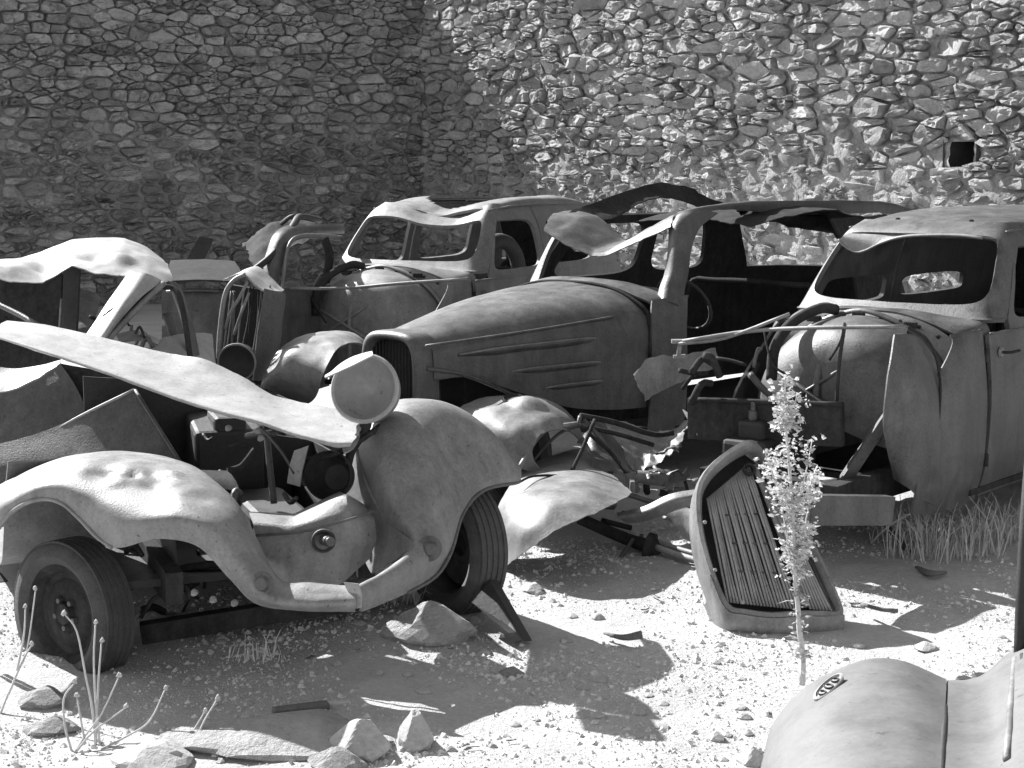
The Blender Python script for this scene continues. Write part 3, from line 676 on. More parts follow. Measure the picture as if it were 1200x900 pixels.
    # near side: open doorway, door post stump, sill, rear quarter
    sheet('rear_quarter', loc(c, [[(-1.95, .63, .3), (-2.3, .62, .3), (-2.7, .5, .3), (-2.85, .25, .3), (-2.87, 0, .3)], [(-1.9, .65, .75), (-2.3, .64, .75), (-2.75, .52, .75), (-2.9, .25, .75), (-2.92, 0, .75)], [(-1.85, .63, 1.05), (-2.25, .62, 1.05), (-2.65, .5, 1.05), (-2.8, .25, 1.05), (-2.82, 0, 1.05)],
                 [(-1.8, .57, 1.28), (-2.15, .55, 1.28), (-2.5, .45, 1.28), (-2.65, .22, 1.28), (-2.67, 0, 1.28)], [(-1.75, .5, 1.46), (-2.0, .48, 1.46), (-2.3, .4, 1.46), (-2.42, .2, 1.46), (-2.44, 0, 1.46)]]), D, root, thick=.02, wob=.006)
    sheet('rear_quarter', loc(c, mir([[(-2.3, .62, .3), (-2.7, .5, .3), (-2.85, .25, .3), (-2.87, 0, .3)], [(-2.3, .64, .75), (-2.75, .52, .75), (-2.9, .25, .75), (-2.92, 0, .75)], [(-2.25, .62, 1.08), (-2.65, .5, 1.08), (-2.8, .25, 1.08), (-2.82, 0, 1.08)]])), D, root, thick=.02, wob=.006)
    beam('sill', c(.1, .60, .28), c(-2.1, .60, .28), .08, .10, D, root)
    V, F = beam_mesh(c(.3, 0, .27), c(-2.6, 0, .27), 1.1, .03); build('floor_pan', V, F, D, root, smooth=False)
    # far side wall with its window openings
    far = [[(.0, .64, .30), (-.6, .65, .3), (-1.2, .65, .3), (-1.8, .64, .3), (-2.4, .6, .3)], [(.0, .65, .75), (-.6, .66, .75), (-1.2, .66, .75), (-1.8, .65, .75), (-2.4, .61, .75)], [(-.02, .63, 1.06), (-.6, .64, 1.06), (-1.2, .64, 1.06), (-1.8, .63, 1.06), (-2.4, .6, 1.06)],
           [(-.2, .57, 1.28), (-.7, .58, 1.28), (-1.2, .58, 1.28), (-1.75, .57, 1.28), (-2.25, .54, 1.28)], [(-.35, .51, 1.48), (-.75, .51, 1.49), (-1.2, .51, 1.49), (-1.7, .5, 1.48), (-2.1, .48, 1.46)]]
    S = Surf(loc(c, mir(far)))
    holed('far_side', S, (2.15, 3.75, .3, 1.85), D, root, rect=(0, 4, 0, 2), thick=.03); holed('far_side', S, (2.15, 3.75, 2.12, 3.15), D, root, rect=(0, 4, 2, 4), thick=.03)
    fr2 = [(-1.45, -.5, .5), (-1.57, -.5, .98), (-1.6, -.3, 1.03), (-1.6, .3, 1.03), (-1.57, .5, .98), (-1.45, .5, .5)]
    sf = tube('seat_frame', [c(*p) for p in fr2], .02, D, root)
    tube('steering_wheel', [c(-.42, .3, .98) + .19 * (math.cos(a) * c.l + math.sin(a) * (np.array((0, 0, .85)) + c.f * .5)) for a in np.linspace(0, 6.283, 25)], .012, M['black'], root, sides=6, n=1)
    tube('steering_column', [c(-.42, .3, .98), c(.25, .3, .6)], .018, M['black'], root)
    sheet('dashboard', loc(c, [[(-.0, v, 1.07) for v in (-.56, 0, .56)], [(-.08, v, 1.03) for v in (-.56, 0, .56)], [(-.1, v, .88) for v in (-.56, 0, .56)]]), D, root, n=3)
    # wings, wheels, chassis
    rw = [[px(300, 480, 9.35), px(318, 462, 9.35), px(345, 480, 9.4)], [px(308, 445, 9.25), px(326, 440, 9.15), px(368, 468, 9.1)], [px(325, 412, 9.35), px(345, 415, 9.15), px(378, 440, 9.0)], [px(350, 395, 9.55), px(368, 398, 9.3), px(392, 412, 9.1)],
          [px(382, 388, 9.75), px(398, 391, 9.5), px(408, 402, 9.3)], [px(412, 390, 9.9), px(420, 394, 9.7), px(425, 404, 9.5)], [px(430, 402, 10.0), px(436, 408, 9.85), px(438, 418, 9.7)]]
    dn = [(px(345, 415, 9.2), .12, -.02), (px(372, 408, 9.25), .09, .018), (px(330, 435, 9.2), .1, .016), (px(360, 400, 9.4), .07, -.014)]
    sheet('front_wing', rw, M['rust_l'], root, thick=.006, dents=dn, wob=.004, n=8, crease=.005, cf=6)
    lw = [[px(520, 500, 8.48), px(560, 520, 8.33), px(600, 545, 8.23), px(640, 560, 8.18)], [px(538, 478, 8.63), px(570, 490, 8.38), px(600, 512, 8.23), px(625, 535, 8.18)], [px(562, 467, 8.78), px(592, 471, 8.53), px(618, 490, 8.33), px(632, 512, 8.23)],
          [px(600, 463, 8.93), px(624, 467, 8.63), px(645, 485, 8.43), px(652, 505, 8.33)], [px(634, 466, 9.08), px(652, 474, 8.78), px(666, 490, 8.58), px(672, 508, 8.48)], [px(656, 478, 9.18), px(672, 490, 8.88), px(680, 505, 8.68), px(684, 525, 8.58)]]
    dn = [(px(580, 478, 8.6), .14, .03), (px(618, 478, 8.5), .12, -.035), (px(650, 478, 8.68), .08, .02)]
    wg = sheet('front_wing', lw, M['rust_l'], root, thick=.006, dents=dn, wob=.005, n=8, crease=.004, cf=5, rag=.006)
    lathe('lamp_mount', px(602, 468, 8.62), (0, -.3, 1), [(.0, .0), (.04, .0), (.052, .012), (.06, .0)], D, wg, seg=24)
    for v in (-.52, .48):
        wheel(c(1.36, v, .27), c.l * (1 if v > 0 else -1) , .29, .14, root)
    for v in (-.34, .34): beam('chassis_rail', c(1.8, v * .7, .45), c(0, v, .4), .06, .12, D, root)
    beam('axle', c(1.42, -.5, .33), c(1.42, .5, .33), .06, .07, D, root)
    V, F = join([beam_mesh(c(.5, 0, .65), c(1.3, 0, .65), .2, .35)]); build('engine_block', V, F, M['black'], root, smooth=False, bevel=.02)
    lathe('filler_cap', px(560, 470, 8.2) , (0, 0, 1), [(0, .03), (.02, .03), (.025, 0)], m, None, seg=12) if False else None
    return root
def wheel(c, ax, r, w, parent, flat=.0, name='wheel', up=None):
    c = np.array(c, float); ax = np.array(ax, float); ax /= np.linalg.norm(ax)
    o = bpy.data.objects.new(name, None); COL.objects.link(o); o.parent = parent; o.location = Vector(c) - chain(parent); o.empty_display_size = .05
    h = w / 2; ri = r * .66
    prof = [(ri, -h * .55), (ri + .01, -h * .8), (r * .80, -h * 1.02), (r * .92, -h * .92), (r * .965, -h * .74)]
    for k in range(5):                                      # tread ribs with grooves between
        a = -h * .66 + h * 1.32 * k / 4; g = h * .07
        prof += [(r * .985, a - h * .12), (r, a - h * .10), (r, a + h * .10), (r * .985, a + h * .12)]
    prof += [(r * .965, h * .74), (r * .92, h * .92), (r * .80, h * 1.02), (ri + .01, h * .8), (ri, h * .55), (ri - .012, 0)]
    lathe('tyre', c, ax, prof, M['rubber'], o, seg=56, closed=True)
    rim = lathe('rim', c, ax, [(ri, -h * .6), (ri + .006, -h * .62), (ri, h * .55), (ri + .012, h * .72), (ri - .004, h * .74), (ri - .02, h * .55), (ri - .03, h * .25), (ri * .72, h * .22), (ri * .62, h * .38), (ri * .42, h * .42), (ri * .36, h * .30), (0.045, h * .30), (.04, h * .62), (.025, h * .68), (0, h * .68)], M['rust_d'], o, seg=48)
    e = np.cross(ax, (0, 0, 1)); e /= np.linalg.norm(e); b = np.cross(ax, e)
    for k in range(5):
        a = k * 1.2566 + .3; p = c + ax * h * .32 + (math.cos(a) * e + math.sin(a) * b) * ri * .30
        lathe('wheel_nut', p, ax, [(0, .022), (.011, .022), (.013, 0)], M['rust'], rim, seg=6)
    return o
car_d()

# ------------------------------------------------------------ nearest car at the left: wings, raised hood leaf, collapsed roof
def car_a():
    p = W; m, D, Lr, B = M['rust'], M['rust_d'], M['rust_l'], M['black']
    root = thing('wrecked_car', 'nearest wreck, a headlamp bowl between its wings, hood askew, roof collapsed', 'car', (-.94, 6.78, gz(-.94, 6.78)), 'rusted saloon cars')
    fr = [[p(-60, 690, 6.55), p(-52, 640, 6.52), p(-40, 600, 6.65), p(-10, 575, 6.95), p(30, 572, 7.05)],
          [p(0, 617, 6.36), p(2, 592, 6.36), p(20, 563, 6.5), p(55, 543, 6.75), p(95, 540, 6.95)],
          [p(50, 584, 6.26), p(62, 566, 6.26), p(88, 541, 6.42), p(120, 530, 6.68), p(160, 534, 6.9)],
          [p(92, 606, 6.18), p(112, 582, 6.16), p(140, 551, 6.32), p(175, 534, 6.58), p(215, 546, 6.8)],
          [p(131, 641, 6.08), p(155, 606, 6.05), p(188, 570, 6.2), p(216, 545, 6.46), p(248, 566, 6.68)],
          [p(185, 631, 6.03), p(207, 606, 6.0), p(230, 582, 6.12), p(250, 564, 6.36), p(272, 594, 6.55)],
          [p(233, 640, 5.99), p(250, 622, 5.96), p(266, 605, 6.05), p(278, 592, 6.24), p(290, 625, 6.4)],
          [p(270, 678, 5.96), p(282, 662, 5.93), p(292, 645, 5.99), p(300, 632, 6.12), p(308, 655, 6.28)],
          [p(300, 706, 5.93), p(310, 700, 5.9), p(320, 690, 5.93), p(328, 680, 6.02), p(332, 690, 6.15)],
          [p(352, 714, 5.92), p(356, 708, 5.89), p(360, 698, 5.92), p(364, 685, 5.99), p(366, 690, 6.1)],
          [p(416, 716, 5.93), p(417, 708, 5.9), p(418, 698, 5.92), p(418, 688, 5.98), p(418, 690, 6.08)]]
    dn = [(p(150, 555, 6.33), .10, .012), (p(118, 562, 6.3), .08, -.012), (p(185, 562, 6.27), .09, -.014), (p(235, 585, 6.12), .08, -.010)]
    for (xa, ya), (xb, yb), dd, am in (((108, 562), (152, 551), 6.3, -.011), ((152, 551), (163, 574), 6.28, -.010), ((168, 566), (206, 590), 6.2, -.012), ((120, 578), (148, 570), 6.22, .009), ((185, 555), (215, 562), 6.3, .009)):
        for k in range(7): t = k / 6; dn.append((p(xa + (xb - xa) * t, ya + (yb - ya) * t, dd), .042, am * (1 - .6 * abs(2 * t - 1))))
    w1 = sheet('front_wing', fr, Lr, root, thick=.008, dents=dn, wob=.003, wf=5, n=12, crease=.002, cf=5)
    tube('wing_lip', [p(-50, 690, 6.54), p(0, 617, 6.355), p(22, 594, 6.3), p(50, 585, 6.255), p(72, 590, 6.215), p(92, 607, 6.175), p(112, 628, 6.12), p(131, 642, 6.075)], .008, Lr, w1)
    lathe('wing_bolt', p(308, 684, 5.91), (-.3, -.95, .1), [(0, .02), (.022, .018), (.03, .004), (.045, 0)], m, w1, seg=18)
    # far wing with the second lamp shadow
    fl = [[p(452, 520, 7.4), p(475, 486, 7.35), p(520, 476, 7.25), p(572, 505, 7.15), p(606, 545, 7.1), p(609, 565, 7.1)],
          [p(430, 508, 7.1), p(462, 474, 7.1), p(515, 471, 7.05), p(566, 500, 6.98), p(598, 545, 6.95), p(604, 565, 6.95)],
          [p(417, 522, 6.85), p(445, 490, 6.85), p(500, 486, 6.84), p(548, 525, 6.84), p(566, 562, 6.82), p(568, 573, 6.82)],
          [p(428, 566, 6.68), p(452, 540, 6.62), p(500, 540, 6.62), p(530, 572, 6.64), p(541, 594, 6.66), p(542, 600, 6.66)],
          [p(452, 612, 6.52), p(470, 600, 6.45), p(500, 603, 6.44), p(519, 625, 6.48), p(527, 640, 6.5), p(528, 645, 6.5)],
          [p(484, 636, 6.38), p(490, 634, 6.33), p(502, 642, 6.33), p(508, 658, 6.38), p(510, 668, 6.42), p(510, 674, 6.42)],
          [p(460, 664, 6.2), p(466, 662, 6.17), p(474, 670, 6.17), p(478, 682, 6.2), p(478, 690, 6.22), p(477, 694, 6.22)],
          [p(416, 690, 6.0), p(418, 690, 5.97), p(422, 697, 5.96), p(424, 706, 5.96), p(424, 713, 5.97), p(422, 716, 5.97)]]
    w2 = sheet('front_wing', fl, Lr, root, thick=.012, wob=.004, n=8, dents=[(p(530, 545, 6.75), .2, -.02), (p(470, 480, 7.1), .1, .01)])
    tube('wing_lip', [p(609, 564, 7.1), p(604, 566, 6.95), p(568, 574, 6.81), p(543, 601, 6.65), p(529, 646, 6.49), p(511, 675, 6.41), p(478, 695, 6.21)], .008, m, w2)
    sheet('wing_flange', [[p(417, 516, 6.84), p(408, 526, 6.92), p(398, 540, 6.98)], [p(428, 562, 6.665), p(416, 570, 6.77), p(404, 582, 6.86)], [p(452, 608, 6.505), p(434, 614, 6.62), p(418, 626, 6.72)], [p(484, 634, 6.365), p(455, 642, 6.48), p(428, 656, 6.58)], [p(488, 637, 6.34), p(460, 658, 6.42), p(436, 672, 6.5)]], Lr, w2, thick=.008)
    lathe('wing_bolt', p(503, 643, 6.32), (.3, -.95, .1), [(0, .03), (.022, .026), (.03, .008), (.05, 0)], m, w2, seg=18)
    sheet('bracket', [[p(403, 682, 5.95), p(420, 684, 5.93)], [p(410, 698, 5.93), p(424, 697, 5.92)], [p(416, 713, 5.93), p(424, 712, 5.92)]], M['pale'], root, n=3, thick=.008)
    # apron between the wings
    ap = [[p(292, 600, 6.62), p(345, 602, 6.6), p(398, 577, 6.62), p(428, 592, 6.72)], [p(292, 602, 6.44), p(345, 606, 6.4), p(405, 580, 6.42), p(434, 600, 6.52)], [p(296, 612, 6.36), p(345, 618, 6.32), p(408, 602, 6.35), p(438, 610, 6.46)],
          [p(305, 650, 6.3), p(345, 655, 6.26), p(408, 645, 6.3), p(440, 632, 6.42)], [p(318, 690, 6.3), p(350, 692, 6.27), p(400, 684, 6.3), p(432, 655, 6.42)]]
    apo = sheet('apron', ap, Lr, root, thick=.006, wob=.004, n=6, lin=.8)
    sheet('apron_seam', [[p(300, 626, 6.315), p(350, 622, 6.272), p(400, 610, 6.285), p(436, 598, 6.44)], [p(300, 629, 6.312), p(350, 625, 6.268), p(400, 613, 6.282), p(436, 601, 6.437)]], m, apo, thick=.008)
    lathe('crank_hole', p(379, 634, 6.275), (.1, -1, .1), [(.0, -.03), (.034, -.03), (.036, .006), (.044, .006), (.046, -.01)], B, apo, seg=24)
    lathe('crank_dog', p(384, 634, 6.25), (.5, -.9, .1), [(0, .03), (.018, .03), (.02, -.04)], m, apo, seg=14)
    # hood leaf lying askew
    hd = [[p(8, 376, 7.488), p(60, 382, 7.448), p(130, 398, 7.372), p(200, 415, 7.279), p(240, 421, 7.203), p(285, 442, 7.109), p(320, 464, 7.032), p(395, 480, 6.924), p(424, 490, 6.852)],
          [p(0, 380, 7.418), p(58, 389, 7.368), p(128, 407, 7.292), p(200, 428, 7.189), p(246, 440, 7.123), p(292, 460, 7.019), p(330, 478, 6.932), p(395, 491, 6.824), p(425, 500, 6.752)],
          [p(-3, 386, 7.298), p(56, 400, 7.218), p(126, 421, 7.132), p(202, 446, 7.019), p(254, 463, 6.943), p(300, 479, 6.859), p(340, 494, 6.782), p(394, 507, 6.684), p(420, 510, 6.652)],
          [p(-3, 393, 7.178), p(58, 412, 7.078), p(130, 436, 6.972), p(204, 463, 6.859), p(260, 481, 6.773), p(304, 493, 6.708), p(346, 507, 6.632), p(392, 519, 6.564), p(414, 519, 6.572)],
          [p(-2, 397, 7.158), p(59, 417, 7.058), p(131, 441, 6.952), p(205, 469, 6.839), p(262, 487, 6.753), p(306, 498, 6.699), p(346, 512, 6.622), p(391, 524, 6.564), p(411, 524, 6.562)]]
    hl = sheet('hood_leaf', hd, M['pale'], root, thick=.005, wob=.002, wf=4, n=7, lin=.5, crease=.0012, cf=4, rag=.004, dents=[(p(355, 488, 6.98), .08, -.008)])
    tube('hinge_bead', [p(225, 430, 7.55), p(255, 452, 7.42), p(290, 474, 7.24), p(300, 481, 7.16)], .006, m, hl)
    sheet('torn_corner', [[p(402, 505, 6.76), p(425, 500, 6.78)], [p(400, 520, 6.66), p(420, 516, 6.68)], [p(404, 532, 6.6), p(415, 525, 6.64)]], M['pale'], hl, n=4, thick=.006, wob=.008, wf=12)
    # lamp bowl on its stalk
    c = p(427, 455, 6.72); ax = np.array((-.20, -.93, .30)); ax /= np.linalg.norm(ax)
    r = .134
    hlp = lathe('headlamp', c - ax * .03, ax, [(0, -.17), (.03, -.168), (.07, -.15), (.105, -.11), (.128, -.05), (r, 0), (r + .004, .012), (r, .02)], Lr, root, seg=48)
    lathe('lamp_rim', c - ax * .03, ax, [(r - .004, .018), (r + .005, .012), (r + .008, .024), (r + .002, .034), (r - .008, .03)], M['pale'], hlp, seg=48, closed=True)
    lathe('reflector', c - ax * .03, ax, [(0, -.10), (.05, -.085), (.095, -.04), (.118, -.005), (r - .004, .02)], M['glassy'], hlp, seg=48)
    sheet('lamp_peak', [[p(381, 443, 6.57), p(395, 437, 6.55), p(410, 430, 6.545), p(424, 423, 6.55), p(437, 417, 6.57)], [p(382, 440, 6.62), p(395, 433, 6.60), p(410, 425, 6.60), p(424, 419, 6.60), p(437, 414, 6.62)], [p(388, 437, 6.76), p(398, 428, 6.76), p(411, 420, 6.76), p(424, 415, 6.76), p(436, 412, 6.76)]], M['pale'], hlp, thick=.006, n=5)
    tube('lamp_stalk', [c + np.array((.0, .03, -.12)), p(427, 503, 6.75), p(412, 528, 6.7), p(408, 545, 6.68)], [.03, .022, .018, .016], D, root)
    tube('lamp_tie_bar', [p(455, 492, 6.85), p(428, 512, 6.72), p(398, 530, 6.66), p(360, 540, 6.75), p(345, 565, 6.8)], .012, D, root)
    lathe('second_lamp_shell', p(385, 557, 6.62), (-.2, -.95, .25), [(.095, .02), (.10, 0), (.09, -.06), (.05, -.11), (0, -.12)], B, root, seg=36)
    sheet('lamp_shell_flap', [[p(345, 528, 6.72), p(362, 522, 6.7)], [p(340, 545, 6.73), p(356, 545, 6.7)], [p(337, 566, 6.74), p(352, 570, 6.71)]], M['pale'], root, n=4, thick=.006, wob=.006, wf=14)
    # flank of the engine bay and the dark works inside
    sheet('bay_panel', [[p(-20, 525, 7.3), p(40, 510, 7.3), p(95, 487, 7.28), p(156, 458, 7.25)], [p(-20, 560, 7.2), p(50, 552, 7.18), p(115, 545, 7.12), p(186, 505, 7.15)], [p(-20, 620, 7.1), p(60, 610, 7.08), p(140, 590, 7.0), p(218, 552, 7.0)]], m, root, thick=.01, wob=.004)
    tube('panel_edge', [p(25, 528, 7.3), p(90, 490, 7.28), p(157, 457, 7.24)], .007, M['pale'], root)
    tube('panel_edge', [p(158, 457, 7.24), p(185, 500, 7.14), p(215, 548, 7.0)], .008, m, root)
    sheet('scuttle_panel', [[p(-20, 436, 8.0), p(30, 432, 8.0), p(70, 425, 8.0)], [p(-20, 480, 7.9), p(40, 470, 7.9), p(90, 455, 7.9)], [p(-20, 540, 7.8), p(40, 520, 7.8), p(110, 500, 7.8)]], m, root, thick=.012, wob=.006)
    sheet('scuttle_panel', [[p(70, 426, 8.0), p(140, 440, 7.95), p(220, 470, 7.9)], [p(80, 500, 7.9), p(150, 520, 7.85), p(230, 540, 7.8)], [p(90, 640, 7.8), p(160, 650, 7.75), p(250, 660, 7.7)]], D, root, thick=.012, wob=.01)
    sheet('torn_ledge', [[p(-10, 430, 7.75), p(30, 432, 7.75), p(72, 424, 7.7)], [p(-10, 450, 7.62), p(28, 446, 7.62), p(70, 428, 7.6)], [p(-10, 462, 7.55), p(20, 456, 7.56), p(65, 432, 7.58)]], Lr, root, thick=.008, wob=.01, wf=8)
    V, F = join([beam_mesh(p(270, 560, 7.3), p(250, 520, 7.9), .3, .42), beam_mesh(p(270, 505, 7.3), p(255, 490, 7.8), .14, .12)])
    en = build('engine_block', V, F, B, root, smooth=False, bevel=.02)
    beam('gearbox', p(340, 640, 6.7), p(300, 600, 7.3), .24, .22, B, root, bevel=.03)
    beam('cross_member', p(165, 742, 6.55), p(430, 700, 6.75), .07, .08, D, root)
    beam('chassis_rail', p(205, 690, 6.4), p(110, 560, 8.0), .07, .13, D, root); beam('chassis_rail', p(430, 660, 6.7), p(330, 545, 8.2), .07, .13, D, root)
    tube('steering_link', [p(120, 700, 6.6), p(220, 665, 6.6), p(330, 660, 6.7), p(500, 650, 7.0)], .016, D, root)
    tube('prop_rod', [p(312, 500, 6.95), p(316, 545, 6.9), p(321, 590, 6.85)], .014, m, root)
    tube('brake_pipe', [p(305, 500, 6.8), p(330, 530, 6.75), p(345, 555, 6.72)], .006, m, root)
    sheet('bay_bracket', [[p(225, 552, 6.75), p(266, 553, 6.7)], [p(240, 562, 6.65), p(274, 560, 6.6)], [p(258, 572, 6.62), p(280, 575, 6.57)]], M['pale'], root, n=3, thick=.01)
    rs = random.Random(11)
    for i in range(26):
        x, y = rs.choice(((rs.uniform(190, 300), rs.uniform(640, 700)), (rs.uniform(225, 335), rs.uniform(500, 580)), (rs.uniform(160, 260), rs.uniform(650, 720))))
        a = p(x, y, rs.uniform(6.5, 7.1)); b = a + np.array([rs.uniform(-.14, .14), rs.uniform(-.1, .1), rs.uniform(-.1, .1)])
        tube('pipe', [a, (a + b) / 2 + np.array([0, 0, rs.uniform(-.03, .04)]), b], rs.uniform(.006, .018), rs.choice((D, D, m, B)), root, sides=7)
    for x, y, d in ((303, 505, 6.82), (306, 514, 6.8), (268, 502, 6.9), (228, 695, 6.25), (250, 703, 6.2), (275, 707, 6.15)):
        q = p(x, y, d); lathe('bolt_head', q, (-.2, -.6, .7), [(0, .012), (.012, .01), (.016, 0)], M['pale'], root, seg=8)
    # front wheels
    wheel(p(86, 717, 6.5), (-.60, -.78, .02), .29, .17, root)
    wheel(p(533, 640, 7.05), (.80, .60, -.03), .29, .17, root)
    # collapsed cabin: roof skin, leaning pillars, doorway
    rf = [[p(-10, 322, 8.2), p(12, 330, 8.2), p(50, 331, 8.3), p(84, 312, 8.45), p(112, 322, 8.4), p(140, 322, 8.4), p(168, 326, 8.4), p(202, 338, 8.5)],
          [p(-8, 312, 8.3), p(14, 312, 8.35), p(48, 312, 8.5), p(82, 300, 8.6), p(112, 310, 8.5), p(142, 312, 8.5), p(172, 315, 8.55), p(202, 322, 8.65)],
          [p(-8, 306, 8.5), p(16, 305, 8.6), p(48, 300, 8.75), p(82, 288, 8.85), p(112, 293, 8.75), p(144, 295, 8.75), p(174, 300, 8.8), p(198, 311, 8.85)],
          [p(-5, 305, 8.8), p(20, 303, 8.9), p(50, 296, 9.05), p(84, 282, 9.15), p(114, 279, 9.15), p(146, 279, 9.15), p(172, 290, 9.15), p(192, 305, 9.1)],
          [p(0, 312, 9.2), p(24, 310, 9.3), p(54, 303, 9.4), p(86, 290, 9.5), p(114, 286, 9.55), p(146, 286, 9.5), p(170, 296, 9.5), p(188, 310, 9.4)]]
    roof = sheet('roof_skin', rf, M['pale'], root, n=8, thick=.005, wob=.004, wf=7, crease=.005, cf=4, rag=.010, lin=.7, dents=[(p(140, 305, 8.6), .12, -.03), (p(60, 310, 8.5), .14, .03), (p(110, 300, 8.6), .1, .02)])
    sheet('front_pillar', [[p(150, 322, 8.4), p(172, 322, 8.38), p(190, 330, 8.45)], [p(130, 352, 8.25), p(150, 350, 8.2), p(164, 348, 8.28)], [p(108, 385, 8.08), p(128, 383, 8.02), p(136, 378, 8.1)], [p(86, 418, 7.9), p(104, 420, 7.85), p(112, 412, 7.92)]], M['pale'], root, thick=.02, wob=.004)
    tube('pillar_channel', [p(192, 332, 8.42), p(160, 362, 8.25), p(108, 418, 7.9)], .016, Lr, root)
    tube('pillar_channel', [p(186, 333, 8.42), p(154, 360, 8.25), p(104, 414, 7.9)], .010, D, root)
    sheet('rear_pillar', [[p(196, 330, 8.5), p(205, 332, 8.55), p(212, 342, 8.6)], [p(204, 348, 8.5), p(211, 350, 8.52), p(218, 360, 8.58)], [p(214, 380, 8.45), p(220, 382, 8.46), p(226, 388, 8.5)], [p(219, 420, 8.4), p(226, 422, 8.4), p(233, 422, 8.44)]], m, root, thick=.02)
    tube('door_frame', [p(190, 336, 8.46), p(203, 338, 8.46), p(211, 350, 8.42), p(218, 385, 8.36), p(223, 420, 8.3)], .014, D, root)
    tube('door_frame', [p(196, 368, 8.7), p(203, 392, 8.65), p(210, 420, 8.6)], [.03, .026, .024], m, root, flat=.5)
    sheet('door_panel', [[p(-20, 330, 9.0), p(30, 328, 9.0), p(74, 322, 8.95)], [p(-20, 375, 8.9), p(30, 372, 8.9), p(72, 365, 8.85)], [p(-20, 440, 8.8), p(30, 438, 8.8), p(70, 425, 8.75)]], D, root, thick=.02, wob=.01)
    sheet('door_post', [[p(76, 308, 8.7), p(94, 316, 8.68)], [p(74, 350, 8.65), p(92, 356, 8.62)], [p(72, 410, 8.55), p(90, 412, 8.5)]], B, root, thick=.02, wob=.01)
    tube('window_channel', [p(72, 350, 8.6), p(70, 380, 8.57), p(69, 405, 8.55)], .006, Lr, root)
    tube('steering_column', [p(-6, 355, 8.3), p(25, 370, 8.2), p(50, 385, 8.1)], .014, m, root)
    sheet('seat_back', [[p(92, 340, 9.4), p(108, 345, 9.4), p(116, 352, 9.4)], [p(92, 365, 9.3), p(106, 368, 9.3), p(112, 372, 9.3)], [p(92, 400, 9.2), p(100, 400, 9.2), p(104, 400, 9.2)]], Lr, root, thick=.04, wob=.02)
    sheet('sill_sheet', [[p(170, 412, 8.3), p(200, 394, 8.5), p(248, 392, 8.7)], [p(185, 425, 8.2), p(215, 412, 8.4), p(250, 412, 8.6)], [p(200, 440, 8.1), p(225, 432, 8.3), p(255, 432, 8.5)]], M['pale'], root, thick=.01, wob=.015)
    sheet('dash_cover', [[p(136, 392, 8.3), p(160, 388, 8.3), p(188, 398, 8.3)], [p(140, 402, 8.2), p(165, 398, 8.2), p(185, 404, 8.2)]], Lr, root, thick=.01, wob=.01)
    for i in range(9):
        a = p(rs.uniform(115, 185), rs.uniform(378, 415), rs.uniform(8.0, 8.4)); b = a + np.array([rs.uniform(-.12, .12), rs.uniform(-.1, .1), rs.uniform(-.06, .1)])
        tube('wire', [a, (a + b) / 2 + np.array([0, 0, rs.uniform(-.02, .06)]), b], rs.uniform(.005, .012), rs.choice((D, m, Lr)), root, sides=6)
    fA = np.array((.40, -.915, 0)); lA = np.array((.915, .40, 0)); oA = np.array((-.94, 6.78, 0))
    q = lambda u, v, z: oA + fA * u + lA * v + np.array((0, 0, z))
    V, F = beam_mesh(q(.12, 0, .22), q(-3.6, 0, .22), 1.3, .03); build('floor_pan', V, F, B, root, smooth=False)  # floor, bulkhead, sides and inner wings added to keep sun off the ground
    sheet('bulkhead', [[q(-1.0, v, .2 + (h - .2) * k) for v, h in ((-.6, .9), (-.2, .84), (.15, .62), (.6, .52))] for k in (0, .5, 1)], B, root, thick=.01, wob=.01)  # top edge shaped to block sun from the ground ahead
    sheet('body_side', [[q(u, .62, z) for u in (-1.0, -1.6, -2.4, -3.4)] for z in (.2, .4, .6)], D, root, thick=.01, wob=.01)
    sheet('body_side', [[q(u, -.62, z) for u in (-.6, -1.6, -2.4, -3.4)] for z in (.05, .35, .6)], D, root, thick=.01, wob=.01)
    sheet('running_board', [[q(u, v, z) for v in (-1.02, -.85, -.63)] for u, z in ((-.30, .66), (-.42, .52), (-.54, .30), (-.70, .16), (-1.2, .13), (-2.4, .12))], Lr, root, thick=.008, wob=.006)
    sheet('inner_wing', [[q(u, .45, z) for u in (.1, -.4, -1.0)] for z in (.2, .38, .54)], B, root, thick=.01, wob=.01)  # added to block light passing through the engine bay
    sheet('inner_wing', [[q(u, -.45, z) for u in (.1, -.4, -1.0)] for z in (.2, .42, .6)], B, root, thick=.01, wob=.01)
    # lower body behind the wheel so that the car rests on something
    beam('sill', p(0, 700, 7.4), p(-120, 560, 9.4), .08, .14, D, root)
    return root
car_a()

